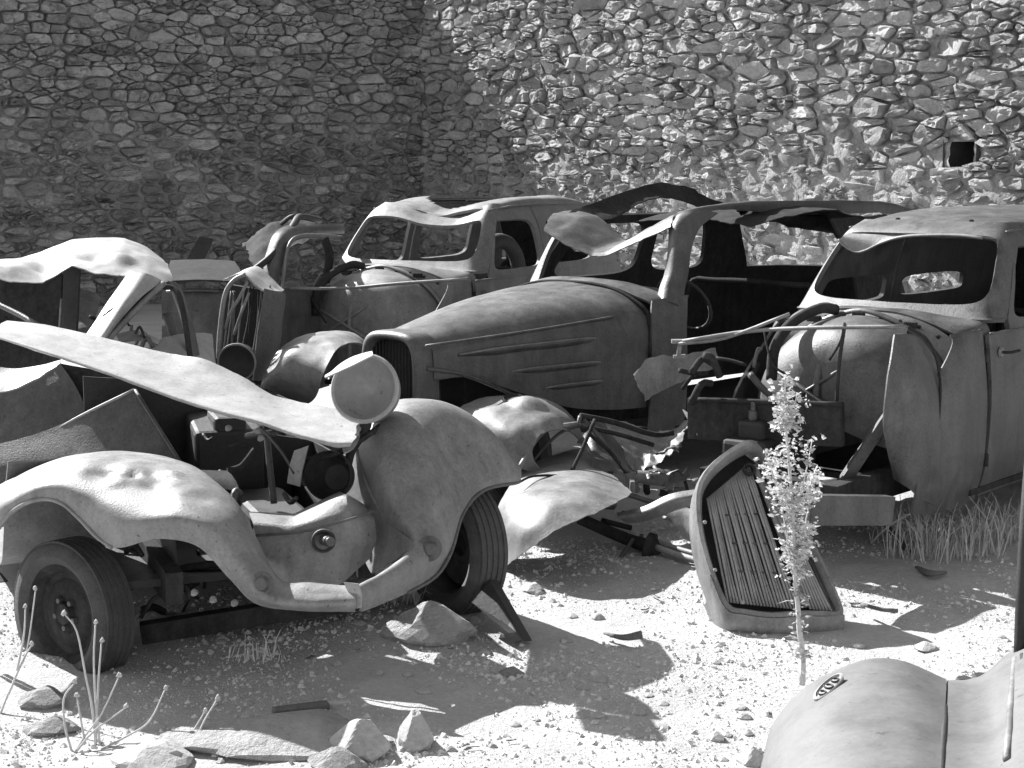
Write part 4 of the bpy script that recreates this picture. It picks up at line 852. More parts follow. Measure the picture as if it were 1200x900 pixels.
# ------------------------------------------------------------ crushed car between the nearest one and the wall
def car_b():
    p = W; m, D, Lr, B = M['rust'], M['rust_d'], M['rust_l'], M['black']
    g0 = G(290, 470)
    root = thing('wrecked_car', 'crushed wreck close to the shaded wall with a ragged radiator shell and bare door frame', 'car', (-1.6, 10.6, gz(-1.6, 10.6)), 'rusted saloon cars')
    # radiator shell, torn
    sh = sheet('radiator_shell', [[p(327, 345, 9.95), p(318, 400, 9.9), p(303, 446, 9.85)], [p(334, 344, 9.8), p(327, 400, 9.75), p(312, 444, 9.7)], [p(330, 343, 9.62), p(320, 400, 9.57), p(306, 446, 9.52)], [p(310, 338, 9.5), p(301, 392, 9.5), p(297, 446, 9.45)]], m, root, thick=.01, wob=.008)
    sheet('shell_top', [[p(262, 330, 9.55), p(285, 322, 9.55), p(308, 340, 9.5), p(327, 343, 9.6)], [p(276, 324, 9.75), p(295, 316, 9.75), p(315, 331, 9.7), p(332, 341, 9.78)], [p(285, 318, 9.95), p(302, 313, 9.95), p(320, 328, 9.9), p(330, 340, 9.95)]], M['pale'], root, thick=.01, wob=.01, n=5)
    tube('shell_edge', [p(256, 420, 9.5), p(258, 385, 9.5), p(264, 345, 9.5), p(275, 328, 9.52), p(288, 322, 9.52)], .014, Lr, sh)
    rs = random.Random(3)
    for i in range(13):
        x = 262 + i * 3.9
        tube('grille_bar', [p(x + rs.uniform(0, 8), 334 + rs.uniform(0, 8), 9.6), p(x + rs.uniform(-4, 6), 375, 9.56 + rs.uniform(-.04, .04)), p(x + rs.uniform(-6, 0) - 2, 430, 9.58)], .0085, rs.choice((m, D, Lr)), sh, sides=6, flat=.5)
    tube('broken_strip', [p(290, 330, 9.5), p(280, 350, 9.46), p(270, 366, 9.46), p(264, 385, 9.5)], .009, Lr, sh); tube('broken_strip', [p(292, 343, 9.5), p(283, 366, 9.46), p(274, 392, 9.5)], .008, Lr, sh)
    V, F = beam_mesh(p(298, 338, 9.8), p(282, 440, 9.8), .30, .05, up=(0, 1, 0)); build('radiator_core', V, F, B, root, smooth=False)
    hl = lathe('headlamp', p(278, 424, 9.3), (.0, -.97, -.1), [(0, -.16), (.06, -.14), (.09, -.08), (.1, 0), (.105, .012)], m, root, seg=36); lathe('lamp_rim', p(278, 424, 9.3), (.0, -.97, -.1), [(.098, .005), (.107, .01), (.107, .022), (.098, .024)], Lr, hl, seg=36, closed=True)
    lathe('lamp_hollow', p(278, 424, 9.3), (.0, -.97, -.1), [(0, -.02), (.06, -.012), (.097, .01)], B, hl, seg=30)
    # scuttle, flank and door frame
    sheet('hood', [[p(190, 330, 10.4), p(230, 329, 10.3), p(275, 330, 10.2)], [p(196, 318, 10.8), p(235, 318, 10.7), p(282, 320, 10.6)], [p(200, 306, 11.4), p(240, 305, 11.3), p(275, 307, 11.2)]], D, root, thick=.012, wob=.006)
    sheet('flank', [[p(190, 340, 10.5), p(225, 339, 10.45), p(262, 340, 10.4)], [p(190, 365, 10.45), p(225, 365, 10.4), p(260, 365, 10.35)], [p(190, 400, 10.35), p(225, 400, 10.3), p(258, 400, 10.25)], [p(190, 450, 10.3), p(225, 450, 10.25), p(258, 450, 10.2)]], m, root, thick=.012, wob=.012)
    tube('flank_bead', [p(195, 342, 10.44), p(228, 340, 10.4), p(264, 341, 10.35)], .010, m, root)
    rows = [[p(305, 330, 11.2), p(316, 332, 11.15), p(324, 332, 11.2)], [p(313, 300, 11.3), p(322, 302, 11.25), p(331, 305, 11.3)], [p(322, 276, 11.4), p(331, 280, 11.35), p(338, 286, 11.4)], [p(338, 266, 11.6), p(343, 270, 11.55), p(347, 276, 11.6)], [p(370, 264, 12.0), p(370, 268, 11.95), p(370, 273, 12.0)], [p(402, 264, 12.4), p(402, 268, 12.35), p(402, 272, 12.4)]]
    sheet('door_frame', rows, m, root, thick=.03)
    dr = tube('window_frame', [p(331, 345, 11.2), p(334, 310, 11.25), p(340, 285, 11.32), p(354, 277, 11.45), p(378, 277, 11.75), p(400, 279, 12.0)], .020, Lr, root, flat=.6)
    tube('window_frame', [p(380, 279, 11.8), p(386, 300, 11.8), p(382, 330, 11.7)], .03, D, root)
    sheet('door', [[p(325, 338, 11.2), p(355, 337, 11.45), p(395, 334, 11.85)], [p(322, 375, 11.1), p(355, 375, 11.4), p(395, 370, 11.8)], [p(320, 440, 11.0), p(355, 440, 11.3), p(395, 440, 11.7)]], m, root, thick=.02)
    # crumpled roof sheet slumped against the wall side
    rr = [[p(296, 316, 11.2), p(320, 305, 11.3), p(345, 288, 11.6), p(375, 272, 12.0)], [p(290, 300, 11.7), p(312, 292, 11.8), p(335, 275, 12.0), p(372, 262, 12.4)], [p(284, 285, 12.2), p(305, 270, 12.3), p(330, 258, 12.5), p(370, 258, 12.8)], [p(282, 292, 12.8), p(310, 278, 12.9), p(340, 264, 13.0), p(375, 262, 13.2)]]
    sheet('roof_skin', rr, D, root, thick=.006, wob=.015, wf=5, n=7, crease=.035, cf=5, rag=.03, lin=.3)
    tube('roof_edge', [p(296, 318, 11.15), p(318, 300, 11.25), p(332, 282, 11.4), p(345, 262, 11.7), p(352, 254, 12.0), p(375, 258, 12.4)], .024, B, root)
    tube('roof_edge', [p(330, 262, 12.2), p(345, 253, 12.1), p(372, 259, 12.4)], .016, B, root)
    sheet('pillar_stump', [[p(219, 304, 11.6), p(240, 304, 11.6)], [p(228, 288, 11.65), p(246, 292, 11.65)], [p(234, 278, 11.7), p(250, 281, 11.7)]], B, root, thick=.02)
    beam('floor_pan', p(230, 450, 10.3), p(300, 420, 12.4), 1.0, .05, D, root)
    return root
car_b()

# ------------------------------------------------------------ nose of a car in the bottom right corner
def car_g():
    p = W; m, Lr = M['rust'], M['rust_l']
    root = thing('wrecked_car', 'car cut off at the bottom right corner, with an oval badge on its pale wing', 'car', (1.35, 3.9, gz(1.35, 3.9)), 'rusted saloon cars')
    wg = [[p(905, 965, 4.70), p(918, 905, 4.85), p(962, 850, 4.95), p(1015, 822, 5.0), p(1060, 820, 5.0), p(1106, 838, 4.95)],
          [p(898, 900, 4.55), p(910, 852, 4.65), p(952, 806, 4.72), p(1008, 780, 4.76), p(1056, 779, 4.76), p(1107, 801, 4.72)],
          [p(893, 905, 4.3), p(912, 858, 4.4), p(955, 812, 4.46), p(1010, 786, 4.5), p(1058, 785, 4.5), p(1108, 805, 4.46)],
          [p(885, 960, 4.0), p(908, 900, 4.08), p(955, 852, 4.13), p(1010, 828, 4.15), p(1060, 826, 4.14), p(1106, 842, 4.12)],
          [p(870, 1060, 3.6), p(900, 985, 3.66), p(955, 930, 3.7), p(1010, 905, 3.7), p(1060, 900, 3.7), p(1102, 908, 3.7)],
          [p(850, 1200, 3.25), p(890, 1110, 3.3), p(955, 1040, 3.3), p(1010, 1010, 3.3), p(1060, 1000, 3.3), p(1098, 1004, 3.3)]]
    w = sheet('front_wing', wg, M['wing'], root, thick=.012, wob=.003, n=9, crease=.0025, cf=4, dents=[(p(1040, 830, 4.1), .16, -.012), (p(960, 870, 4.0), .1, -.008)])
    hd = [[p(1110, 838, 4.95), p(1135, 828, 5.0), p(1165, 820, 5.0), p(1190, 800, 5.0), p(1230, 790, 5.0)],
          [p(1110, 803, 4.72), p(1135, 800, 4.74), p(1160, 790, 4.76), p(1185, 768, 4.76), p(1230, 745, 4.76)],
          [p(1111, 806, 4.46), p(1136, 803, 4.5), p(1160, 795, 4.5), p(1186, 776, 4.5), p(1230, 752, 4.5)],
          [p(1109, 843, 4.12), p(1136, 842, 4.13), p(1164, 835, 4.13), p(1190, 815, 4.12), p(1235, 790, 4.1)],
          [p(1105, 909, 3.7), p(1138, 910, 3.7), p(1168, 903, 3.7), p(1195, 885, 3.7), p(1240, 860, 3.7)],
          [p(1101, 1005, 3.3), p(1138, 1005, 3.3), p(1170, 1000, 3.3), p(1200, 980, 3.3), p(1250, 950, 3.3)]]
    h = sheet('hood', hd, M['wing'], root, thick=.012, wob=.003, n=7)
    tube('seam_gasket', [p(1107.5, 803, 4.5), p(1107, 842, 4.12), p(1103, 908, 3.7), p(1099, 1004, 3.3)], .008, M['black'], root)
    tube('hood_ridge', [p(1190, 773, 4.51), p(1186, 815, 4.13), p(1180, 890, 3.7)], .010, Lr, h); tube('hood_ridge', [p(1198, 768, 4.51), p(1199, 812, 4.13), p(1199, 885, 3.7)], .008, M['black'], h)
    for x, y in ((1130, 799), (1150, 795)): lathe('grommet', p(x, y, 4.60), (0, 0, 1), [(0, .012), (.02, .012), (.026, 0)], M['black'], h, seg=12)
    # oval badge lying on the wing
    c = p(972, 811, 4.38); q = p(991, 792, 4.44); a = q - c; a = a / np.linalg.norm(a); n = np.array((-.25, -.25, .93)); n -= a * np.dot(n, a); n /= np.linalg.norm(n); b = np.cross(n, a)
    la, lb = .068, .022; V = []; F = []; K = 32; lv = ((1, -.004), (1, .009), (.86, .011), (.80, .006), (.01, .007))
    for s, hh in lv:
        for k in range(K): t = 2 * math.pi * k / K; V.append(c + a * la * s * math.cos(t) + b * lb * s * math.sin(t) + n * (hh + .010))
    for r_ in range(len(lv) - 1):
        for k in range(K): F.append((r_ * K + k, r_ * K + (k + 1) % K, (r_ + 1) * K + (k + 1) % K, (r_ + 1) * K + k))
    bd = build('badge', V, F, M['badge'], w, smooth=False)
    for k in (-1, 0, 1):                                    # worn raised characters
        o = c + a * .033 * k + n * .018
        tube('character', [o + b * .011 * math.cos(t) * (1.0 if k else 1.15) + a * .010 * math.sin(t) + n * .001 for t in np.linspace(.6, 5.6 + .6 * (k == 0), 12)], .0025, M['black'], bd, sides=5, n=1)
    tube('windscreen_post', [p(1196, 770, 4.6), p(1199, 690, 4.6), p(1204, 600, 4.62), p(1212, 500, 4.7)], .02, M['black'], root)
    beam('wing_stay', p(1000, 905, 4.3), p(1000, 1010, 4.2), .05, .05, M['rust_d'], root)
    return root
car_g()

# ------------------------------------------------------------ scrap between the cars
def lone(o, label, cat, group=None): return tag(o, label, cat, group)
def scrap():
    p = W; m, D, Lr, P_ = M['rust'], M['rust_d'], M['rust_l'], M['pale']
    # torn wing lying on its edge
    rows = [[p(574, 676, 7.75), p(573, 640, 7.85), p(580, 605, 7.95), p(598, 570, 8.15), p(622, 545, 8.4), p(660, 530, 8.6), p(690, 524, 8.75)],
            [p(577, 675, 7.68), p(582, 640, 7.64), p(594, 605, 7.66), p(620, 576, 7.78), p(650, 558, 7.98), p(685, 548, 8.22), p(706, 543, 8.45)],
            [p(583, 669, 7.62), p(597, 645, 7.5), p(616, 615, 7.44), p(648, 590, 7.52), p(681, 576, 7.68), p(712, 568, 7.92), p(725, 563, 8.12)],
            [p(589, 668, 7.56), p(605, 655, 7.42), p(637, 632, 7.34), p(676, 611, 7.4), p(706, 598, 7.54), p(730, 586, 7.74), p(741, 578, 7.9)]]
    o = sheet('torn_wing', rows, Lr, None, thick=.005, wob=.003, wf=5, n=8, crease=.003, cf=5, rag=.008, dents=[(p(610, 600, 7.72), .15, .03), (p(590, 640, 7.7), .07, -.03), (p(660, 575, 7.9), .12, -.02)])
    lone(o, 'torn pale wing standing on its edge beside the nearest wheel', 'car wing')
    rows = [[p(676, 520, 8.5), p(690, 500, 8.5), p(705, 490, 8.6)], [p(690, 530, 8.35), p(708, 528, 8.4), p(730, 530, 8.5)], [p(692, 552, 8.2), p(715, 556, 8.25), p(740, 552, 8.3)]]
    lone(sheet('tin_sheet', rows, m, None, thick=.004, wob=.008, wf=9, crease=.015, rag=.012), 'small rusty tin sheet leaning on the torn pale wing', 'metal sheet')
    # crumpled plate with a ragged edge
    rows = [[p(690, 494, 8.8), p(730, 500, 8.9), p(770, 510, 9.0), p(812, 494, 9.0)], [p(700, 512, 8.65), p(735, 520, 8.7), p(768, 522, 8.8), p(806, 508, 8.85)], [p(718, 530, 8.5), p(745, 540, 8.55), p(768, 536, 8.65), p(800, 520, 8.7)], [p(735, 548, 8.42), p(752, 556, 8.45), p(772, 546, 8.5), p(796, 530, 8.6)]]
    lone(sheet('crumpled_plate', rows, Lr, None, thick=.006, wob=.02, wf=11, n=9, crease=.03, cf=8, rag=.02), 'crumpled rusty plate lying over the scrap heap between the cars', 'metal sheet')
    # bent window frame
    fr = [p(680, 487, 8.4), p(720, 495, 8.5), p(765, 509, 8.6), p(790, 507, 8.6)]
    t = thing('rod_bundle', 'bent rusty rod frame with a strut propped on the scrap heap', 'frame', tuple(p(720, 560, 8.4)))
    tube('top_rail', fr, .014, D, t); tube('top_rail', [q + np.array((0, -.03, -.05)) for q in fr[:3]], .012, D, t)
    tube('strut', [p(697, 492, 8.35), p(683, 525, 8.22), p(668, 556, 8.1)], .010, D, t)
    tube('bracing', [p(684, 492, 8.4), p(705, 515, 8.35), p(728, 545, 8.3), p(748, 560, 8.3)], .012, m, t); tube('bracing', [p(690, 508, 8.36), p(715, 530, 8.3), p(735, 556, 8.3)], .010, D, t)
    tube('bracing', [p(680, 488, 8.4), p(679, 497, 8.38), p(690, 499, 8.38)], .012, m, t)
    lone(tube('bent_rod', [p(608, 550, 8.1), p(628, 515, 8.3), p(645, 502, 8.4), p(680, 496, 8.45)], .013, Lr, None), 'thick bent rod arching from the wing to the rod frame', 'rod')
    lone(tube('bent_rod', [p(625, 540, 8.3), p(640, 522, 8.38), p(660, 505, 8.45), p(684, 498, 8.45)], .008, m, None), 'thin bent rod below the thick arching one', 'rod')
    lone(tube('wire', [p(607, 566, 7.86), p(625, 558, 7.93), p(660, 558, 8.02), p(690, 566, 8.1)], .006, D, None), 'dark wire lying across the torn pale wing', 'wire')
    # axle half and bent arm on the ground
    t = thing('broken_axle', 'broken axle with a bent arm lying under the scrap heap', 'axle', tuple(p(740, 640, 7.9)))
    tube('axle_tube', [p(680, 608, 8.2), p(735, 632, 8.0), p(768, 642, 7.85)], [.03, .032, .036], D, t)
    tube('half_shaft', [p(768, 641, 7.85), p(800, 652, 7.7), p(828, 660, 7.6)], .016, P_, t); tube('half_shaft', [p(766, 634, 7.9), p(800, 645, 7.75), p(826, 652, 7.65)], .014, Lr, t)
    tube('spring_hanger', [p(752, 626, 7.95), p(751, 640, 7.93), p(750, 648, 7.92)], .010, m, t)
    tube('brace_rod', [p(742, 632, 7.9), p(728, 652, 7.8), p(714, 668, 7.75)], .010, m, t)
    lathe('hub', p(762, 642, 7.88), (.9, -.3, -.2), [(0, .05), (.04, .05), (.05, .02), (.07, .015), (.07, -.02), (.04, -.03), (0, -.03)], D, t, seg=24)
    rows = [[p(724, 602, 7.9), p(755, 594, 7.8), p(785, 580, 7.75), p(818, 574, 7.75)], [p(725, 606, 7.86), p(757, 601, 7.76), p(787, 588, 7.7), p(820, 581, 7.7)], [p(735, 612, 7.88), p(760, 609, 7.8), p(790, 598, 7.75), p(820, 590, 7.75)]]
    lone(sheet('bumper_blade', rows, Lr, None, thick=.012, wob=.004), 'curved bumper blade sticking out of the scrap beside the fallen grille', 'bumper')
    rows = [[p(778, 596, 7.8), p(800, 594, 7.8), p(815, 600, 7.75)], [p(785, 606, 7.75), p(802, 606, 7.74), p(814, 614, 7.7)], [p(800, 628, 7.7), p(808, 632, 7.68), p(815, 636, 7.66)]]
    lone(sheet('ribbed_plate', rows, Lr, None, thick=.006, wob=.01, wf=12), 'small torn plate lying against the left edge of the fallen grille', 'metal sheet')
    lone(sheet('hanging_plate', [[p(743, 440, 8.5), p(762, 418, 8.52), p(800, 415, 8.55), p(838, 408, 8.6)], [p(746, 450, 8.47), p(765, 440, 8.5), p(800, 432, 8.52), p(842, 420, 8.58)], [p(756, 470, 8.46), p(770, 462, 8.48), p(802, 446, 8.52), p(840, 432, 8.56)]], M['rust_l'], None, thick=.005, n=7, wob=.006, wf=9, crease=.015, rag=.007), 'ragged metal plate hanging at the front of the right hand car', 'metal sheet')
    lone(sheet('torn_bracket', [[p(800, 480, 8.2), p(806, 484, 8.18)], [p(806, 492, 8.15), p(814, 495, 8.13)], [p(815, 510, 8.12), p(818, 510, 8.1)]], P_, None, n=3, thick=.008), 'small pale torn bracket above the fallen grille', 'bracket')
    t = thing('broken_axle', 'short pale axle end lying in the shade above the curved bumper blade', 'axle', tuple(p(775, 570, 8.2)))
    lathe('axle_tube', p(775, 562, 8.2), (.97, -.1, -.12), [(0, -.12), (.03, -.12), (.035, -.06), (.03, .02), (.045, .03), (.045, .06), (.025, .07), (.02, .16), (0, .16)], Lr, t, seg=20)
    V, F = beam_mesh(p(738, 570, 8.1), p(744, 570, 8.1), .06, .06); lone(build('pierced_block', V, F, Lr, None, smooth=False, bevel=.006), 'small square metal block in the middle of the scrap heap', 'block')
    rs = random.Random(21)
    for i, lab in enumerate(('short scrap pipe low in the heap', ) * 14):
        a = p(rs.uniform(700, 820), rs.uniform(555, 610), rs.uniform(7.9, 8.5)); b = a + np.array([rs.uniform(-.2, .2), rs.uniform(-.15, .15), rs.uniform(-.05, .06)])
        o = tube('scrap_pipe', [a, (a + b) / 2 + np.array([0, 0, rs.uniform(-.02, .04)]), b], rs.uniform(.008, .02), rs.choice((D, m, Lr)), None, sides=7)
        lone(o, 'short dark length of scrap pipe jumbled in the heap between the cars', 'pipe', 'scrap pipes in the heap')
    for i in range(9):                                      # crushed tin in the heap
        o_ = p(rs.uniform(705, 812), rs.uniform(510, 600), rs.uniform(8.0, 8.6)); e1 = np.array((rs.uniform(.08, .2), rs.uniform(-.1, .1), rs.uniform(-.06, .06))); e2 = np.array((rs.uniform(-.06, .06), rs.uniform(.03, .12), rs.uniform(-.14, .1)))
        o = sheet('crushed_tin', [[o_ + e1 * a + e2 * q + np.array((0, 0, rs.uniform(-.02, .02))) for a in (-.5, 0, .5)] for q in (-.5, 0, .5)], rs.choice((D, m, Lr)), None, thick=.004, n=7, wob=.01, wf=12, crease=.03, cf=10, rag=.025)
        lone(o, 'small crushed scrap of rusty tin jumbled in the heap between the cars', 'scrap metal', 'crushed tin in the heap')
    # dark board leaning against the wheel
    V = [p(553, 706, 6.72), p(574, 680, 6.8), p(615, 752, 6.52), p(596, 742, 6.5)]; V = V + [v + np.array((.03, .05, -.01)) for v in V]
    lone(build('leaning_plate', V, [(0, 1, 2, 3), (7, 6, 5, 4), (0, 4, 5, 1), (1, 5, 6, 2), (2, 6, 7, 3), (3, 7, 4, 0)], M['black'], None, smooth=False), 'dark flat plate leaning on the ground beside the right wheel of the nearest car', 'metal plate')
scrap()

def fallen_grille():
    p = W; m, Lr, P_ = M['rust'], M['rust_l'], M['pale']
    # own frame: a flat shield, foot at the near right, head leaning back
    A, Bq = p(815, 590, 7.35), p(985, 715, 7.0)
    t = thing('car_grille', 'fallen shield shaped radiator grille with upright bars leaning on the scrap heap', 'grille', tuple(p(900, 750, 7.0)))
    # outline clockwise from the head, as a closed loop; front edge, then back edge set deeper
    outl = [((878, 516), 7.55), ((852, 528), 7.5), ((826, 552), 7.42), ((815, 580), 7.35), ((818, 625), 7.25), ((832, 675), 7.12), ((850, 715), 7.02), ((872, 722), 7.0), ((905, 726), 6.98), ((940, 724), 7.0), ((968, 724), 7.04), ((988, 722), 7.08),
            ((980, 695), 7.12), ((962, 655), 7.2), ((945, 622), 7.28), ((930, 590), 7.36), ((910, 555), 7.46), ((893, 528), 7.53)]
    F_ = np.array([p(x, y, d * .955) for (x, y), d in outl]); c0 = F_.mean(0)
    n = np.cross(F_[5] - c0, F_[0] - c0); n /= np.linalg.norm(n)
    if n[1] > 0: n = -n
    n = np.linalg.svd(F_ - c0)[2][2]; n = n if n[1] < 0 else -n
    K = len(F_)
    def loop(sc, dn): return [c0 + (q - c0) * sc + n * dn for q in F_]
    shp = [loop(.97, -.17), loop(1.0, -.10), loop(1.005, -.02), loop(.985, .012), loop(.945, .016), loop(.915, .0), loop(.905, -.035)]
    g = np.array([l + [l[0]] for l in shp])
    V = []; ts = np.linspace(0, K, K * 4 + 1)[:-1]; Fc = []
    for l in shp:
        P = np.array(l); ext = np.concatenate([P[-2:], P, P[:3]]); V.append(cr(ext, ts + 2))
    m_ = len(ts)
    for i in range(len(shp) - 1):
        for k in range(m_): Fc.append((i * m_ + k, i * m_ + (k + 1) % m_, (i + 1) * m_ + (k + 1) % m_, (i + 1) * m_ + k))
    # skirt at the foot, deeper
    build('shell', np.concatenate(V), Fc, Lr, t, thick=.006)
    foot = [F_[i] for i in (5, 6, 7, 8, 9, 10, 11)]
    sheet('foot_skirt', [[q + n * .014 for q in foot], [q + n * .008 + np.array((0, -.015, -.045)) for q in foot], [q - n * .02 + np.array((0, 0, -.085)) for q in foot], [q - n * .10 + np.array((0, 0, -.08)) for q in foot]], Lr, t, thick=.008)
    # bars: from the head side down to the foot; two fields parted by a centre rib
    build('backing', [c0 + (q - c0) * .97 - n * .10 for q in F_], [tuple(range(K))], M['black'], t, smooth=False)  # black plate added so the gaps between the bars stay dark
    pl = c0 - n * .03
    def on(x, y): return on_plane(x, y, pl, n)
    rib = [on(884, 545), on(905, 600), on(925, 655), on(944, 712)]
    tube('centre_rib', rib, .014, Lr, t, flat=.8)
    lathe('crank_hole', on(877, 552) + n * .012, n, [(.0, -.01), (.018, -.01), (.02, .012), (.027, .012), (.03, 0)], M['rust_d'], t, seg=20)
    for k in range(22):
        q = k / 22; x0, y0 = 829 + q * 50, 584 - q * 42; x1, y1 = 853 + q * 86, 706 + q * 9
        a, b = on(x0, y0), on(x1, y1); mid = (a + b) / 2 + n * .012 * math.sin(k * 1.7)
        tube('bar', [a, mid, b], .0055, P_, t, sides=6, n=3, flat=.8)
    for k in range(7):
        q = k / 7; x0, y0 = 893 + q * 34, 560 + q * 55; x1, y1 = 950 + q * 27, 714 + q * 2
        tube('bar', [on(x0, y0), on(x1, y1)], .0055, P_, t, sides=6)
    for q in (.3, .55, .8): tube('cross_wire', [on(835 + q * 30, 565 + q * 130), on(880 + q * 40, 560 + q * 140)], .004, m, t, sides=5)
    for x, y in ((826, 612), (838, 668), (870, 706)): lathe('rivet', on_plane(x, y, c0 + n * .014, n), n, [(0, .008), (.007, .006), (.009, 0)], M['pale'], t, seg=8)
fallen_grille()

# ------------------------------------------------------------ plants
def weed():
    p = W; rs = random.Random(5); b = G(940, 803, gz(1.07, 6.3))
    t = thing('flowering_weed', 'tall weed in pale bloom standing in front of the fallen grille', 'plant', tuple(b))
    d = b[1]
    st = [b, p(941, 770, d + .01), p(937, 740, d - .01), p(935, 710, d + .01), p(932, 680, d), p(930, 620, d), p(926, 560, d), p(921, 500, d), p(920, 442, d)]
    tube('stem', st, [.011, .0105, .010, .009, .008, .007, .006, .004, .002], M['straw'], t)
    br = []
    for (x0, y0), (x1, y1) in (((931, 650), (914, 580)), ((931, 650), (952, 570)), ((929, 610), (900, 535)), ((929, 600), (952, 515)), ((932, 675), (920, 615)), ((932, 670), (946, 610)), ((922, 500), (911, 462)), ((922, 500), (934, 462)), ((927, 590), (896, 528)), ((927, 600), (958, 545))):
        q = [p(x0, y0, d), p((x0 * .45 + x1 * .55), (y0 + y1) / 2 + 8, d + rs.uniform(-.05, .05)), p(x1, y1, d + rs.uniform(-.09, .09))]
        tube('branch', q, [.004, .003, .0015], M['straw'], t, sides=6); br.append(q)
    V = []; F = []; LV = []; LF = []
    def petal(c, r, V, F):
        a = rs.uniform(0, 6.28); e = rs.uniform(-1, 1); ax = np.array((math.cos(a) * (1 - e * e) ** .5, math.sin(a) * (1 - e * e) ** .5, e)); u = np.cross(ax, (0.3, .5, .8)); u /= np.linalg.norm(u); v = np.cross(ax, u)
        k = len(V); V += [c - u * r, c + v * r * .6 + ax * r * .2, c + u * r, c - v * r * .6 + ax * r * .2]; F += [(k, k + 1, k + 2), (k, k + 2, k + 3)]
    for q in [[p(926, 560, d), p(921, 500, d), p(920, 440, d)]] * 4 + [[p(932, 690, d), p(929, 620, d), p(926, 560, d)]] * 2 + br * 2:
        q = np.array(q)
        for i in range(25):
            s = rs.uniform(.1, 1) * (len(q) - 1); j = min(int(s), len(q) - 2); c = q[j] + (q[j + 1] - q[j]) * (s - j) + np.array([rs.gauss(0, .021), rs.gauss(0, .021), rs.gauss(0, .014)])
            for _ in range(3): petal(c + np.array([rs.gauss(0, .006) for _ in range(3)]), rs.uniform(.006, .013), V, F)
            if rs.random() < .35: petal(c + np.array([rs.gauss(0, .012) for _ in range(3)]), rs.uniform(.008, .016), LV, LF)
    for i in range(130):
        s = rs.random() ** .8; c = p(940 - 10 * s, 785 - 150 * s, d) + np.array([rs.gauss(0, .016), rs.gauss(0, .016), rs.gauss(0, .01)]); petal(c, rs.uniform(.006, .015), LV, LF)
        if i % 2: petal(c + np.array([rs.gauss(0, .008), rs.gauss(0, .008), 0]), rs.uniform(.005, .010), V, F)
    for i in range(26):                                     # narrow leaves along the lower stem
        s = i / 26; c = p(940 - 9 * s, 796 - 140 * s, d); a = i * 2.4; L_ = rs.uniform(.03, .075); dr = np.array((math.cos(a), math.sin(a), rs.uniform(-.2, .7))); sd_ = np.array((-math.sin(a), math.cos(a), 0)) * .006
        k = len(LV); LV += [c, c + dr * L_ * .5 + sd_, c + dr * L_ + np.array((0, 0, -.015)), c + dr * L_ * .5 - sd_]; LF += [(k, k + 1, k + 2, k + 3)]
    tag(build('blossoms', V, F, M['bloom'], t, smooth=False), kind='stuff'); tag(build('leaves', LV, LF, M['leaf'], t, smooth=False), kind='stuff')
weed()
def stalks(base, tips, label, d, mt='straw'):
    t = thing('dry_stalk', label, 'dry plant', tuple(base), 'dry stalks in the foreground')
    for pts in tips:
        q = [W(x, y, d + .03 * i) for i, (x, y) in enumerate(pts)]
        tube('stem', q, np.linspace(.0045, .0028, len(q)), M[mt], t, sides=6)
        e = q[-1]
        V, F = join([rockmesh(e + np.array((random.uniform(-.004, .004), 0, random.uniform(0, .008))), (.009, .009, .010), random.random() * 9, 1, 1, .5) for _ in range(2)])
        build('seed_head', V, F, M['bloom'], t)
    return t
stalks(G(0, 842, -.15), [[(0, 838), (10, 812), (22, 785), (32, 760), (42, 690)], [(10, 814), (26, 775), (38, 755)], [(20, 786), (28, 745), (30, 712)]], 'dry branching stalk at the left edge below the nearest wheel', G(0, 842, -.15)[1])
stalks(G(86, 880, -.15), [[(84, 880), (76, 850), (75, 818), (88, 800)], [(100, 872), (95, 845), (90, 815)]], 'short hooked dry stalk beside the white half buried stone', G(86, 880, -.15)[1])
stalks(G(112, 875, -.15), [[(112, 875), (108, 830), (100, 790), (90, 740), (75, 719)], [(117, 872), (112, 820), (110, 770), (112, 730)], [(112, 872), (114, 830), (116, 790), (119, 752)]], 'tallest straight dry stalks in front of the nearest wheel', G(112, 875, -.15)[1])
stalks(G(90, 882, -.15), [[(88, 882), (100, 862), (118, 838), (140, 792)], [(90, 880), (112, 855), (148, 829)], [(118, 878), (150, 862), (175, 845), (194, 807)]], 'dry stalks fanning to the right in front of the nearest wheel', G(90, 882, -.15)[1])
stalks(G(228, 886, -.15), [[(214, 882), (226, 858), (240, 834)], [(228, 886), (236, 852), (255, 819)]], 'pair of dry stalks between the white stone and the rock slab', G(228, 886, -.15)[1])
def grass_tuft(cx, cy, n, spread, hgt, label, seed):
    rs = random.Random(seed); b = G(cx, cy, 0); V = []; F = []
    for i in range(n):
        r = spread * rs.random() ** .7; a = rs.uniform(0, 6.28); o = b + np.array((r * math.cos(a), r * .5 * math.sin(a), -.01)); an = rs.uniform(0, 6.28); ln = hgt * rs.uniform(.4, 1.1); le = rs.uniform(.2, 1.1)
        dr = np.array((math.cos(an), math.sin(an), 0)); w = rs.uniform(.0016, .004); sd_ = np.array((-dr[1], dr[0], 0)); k = len(V)
        pr = [o, o + dr * ln * le * .3 + np.array((0, 0, ln * .6)), o + dr * ln * le * .75 + np.array((0, 0, ln * .85)), o + dr * ln * le * 1.2 + np.array((0, 0, ln * (.75 if le > .6 else .98)))]
        for j, q in enumerate(pr): V += [q - sd_ * w * (1 - j * .28), q + sd_ * w * (1 - j * .28)]
        for j in range(3): F.append((k + 2 * j, k + 2 * j + 1, k + 2 * j + 3, k + 2 * j + 2))
    o = build('grass_tuft', V, F, M['straw'], None, smooth=False); tag(o, label, 'dry grass', 'dry grass tufts', 'stuff')
grass_tuft(1105, 655, 170, .28, .30, 'dry grass tuft under the right hand car, beside the fallen grille', 1)
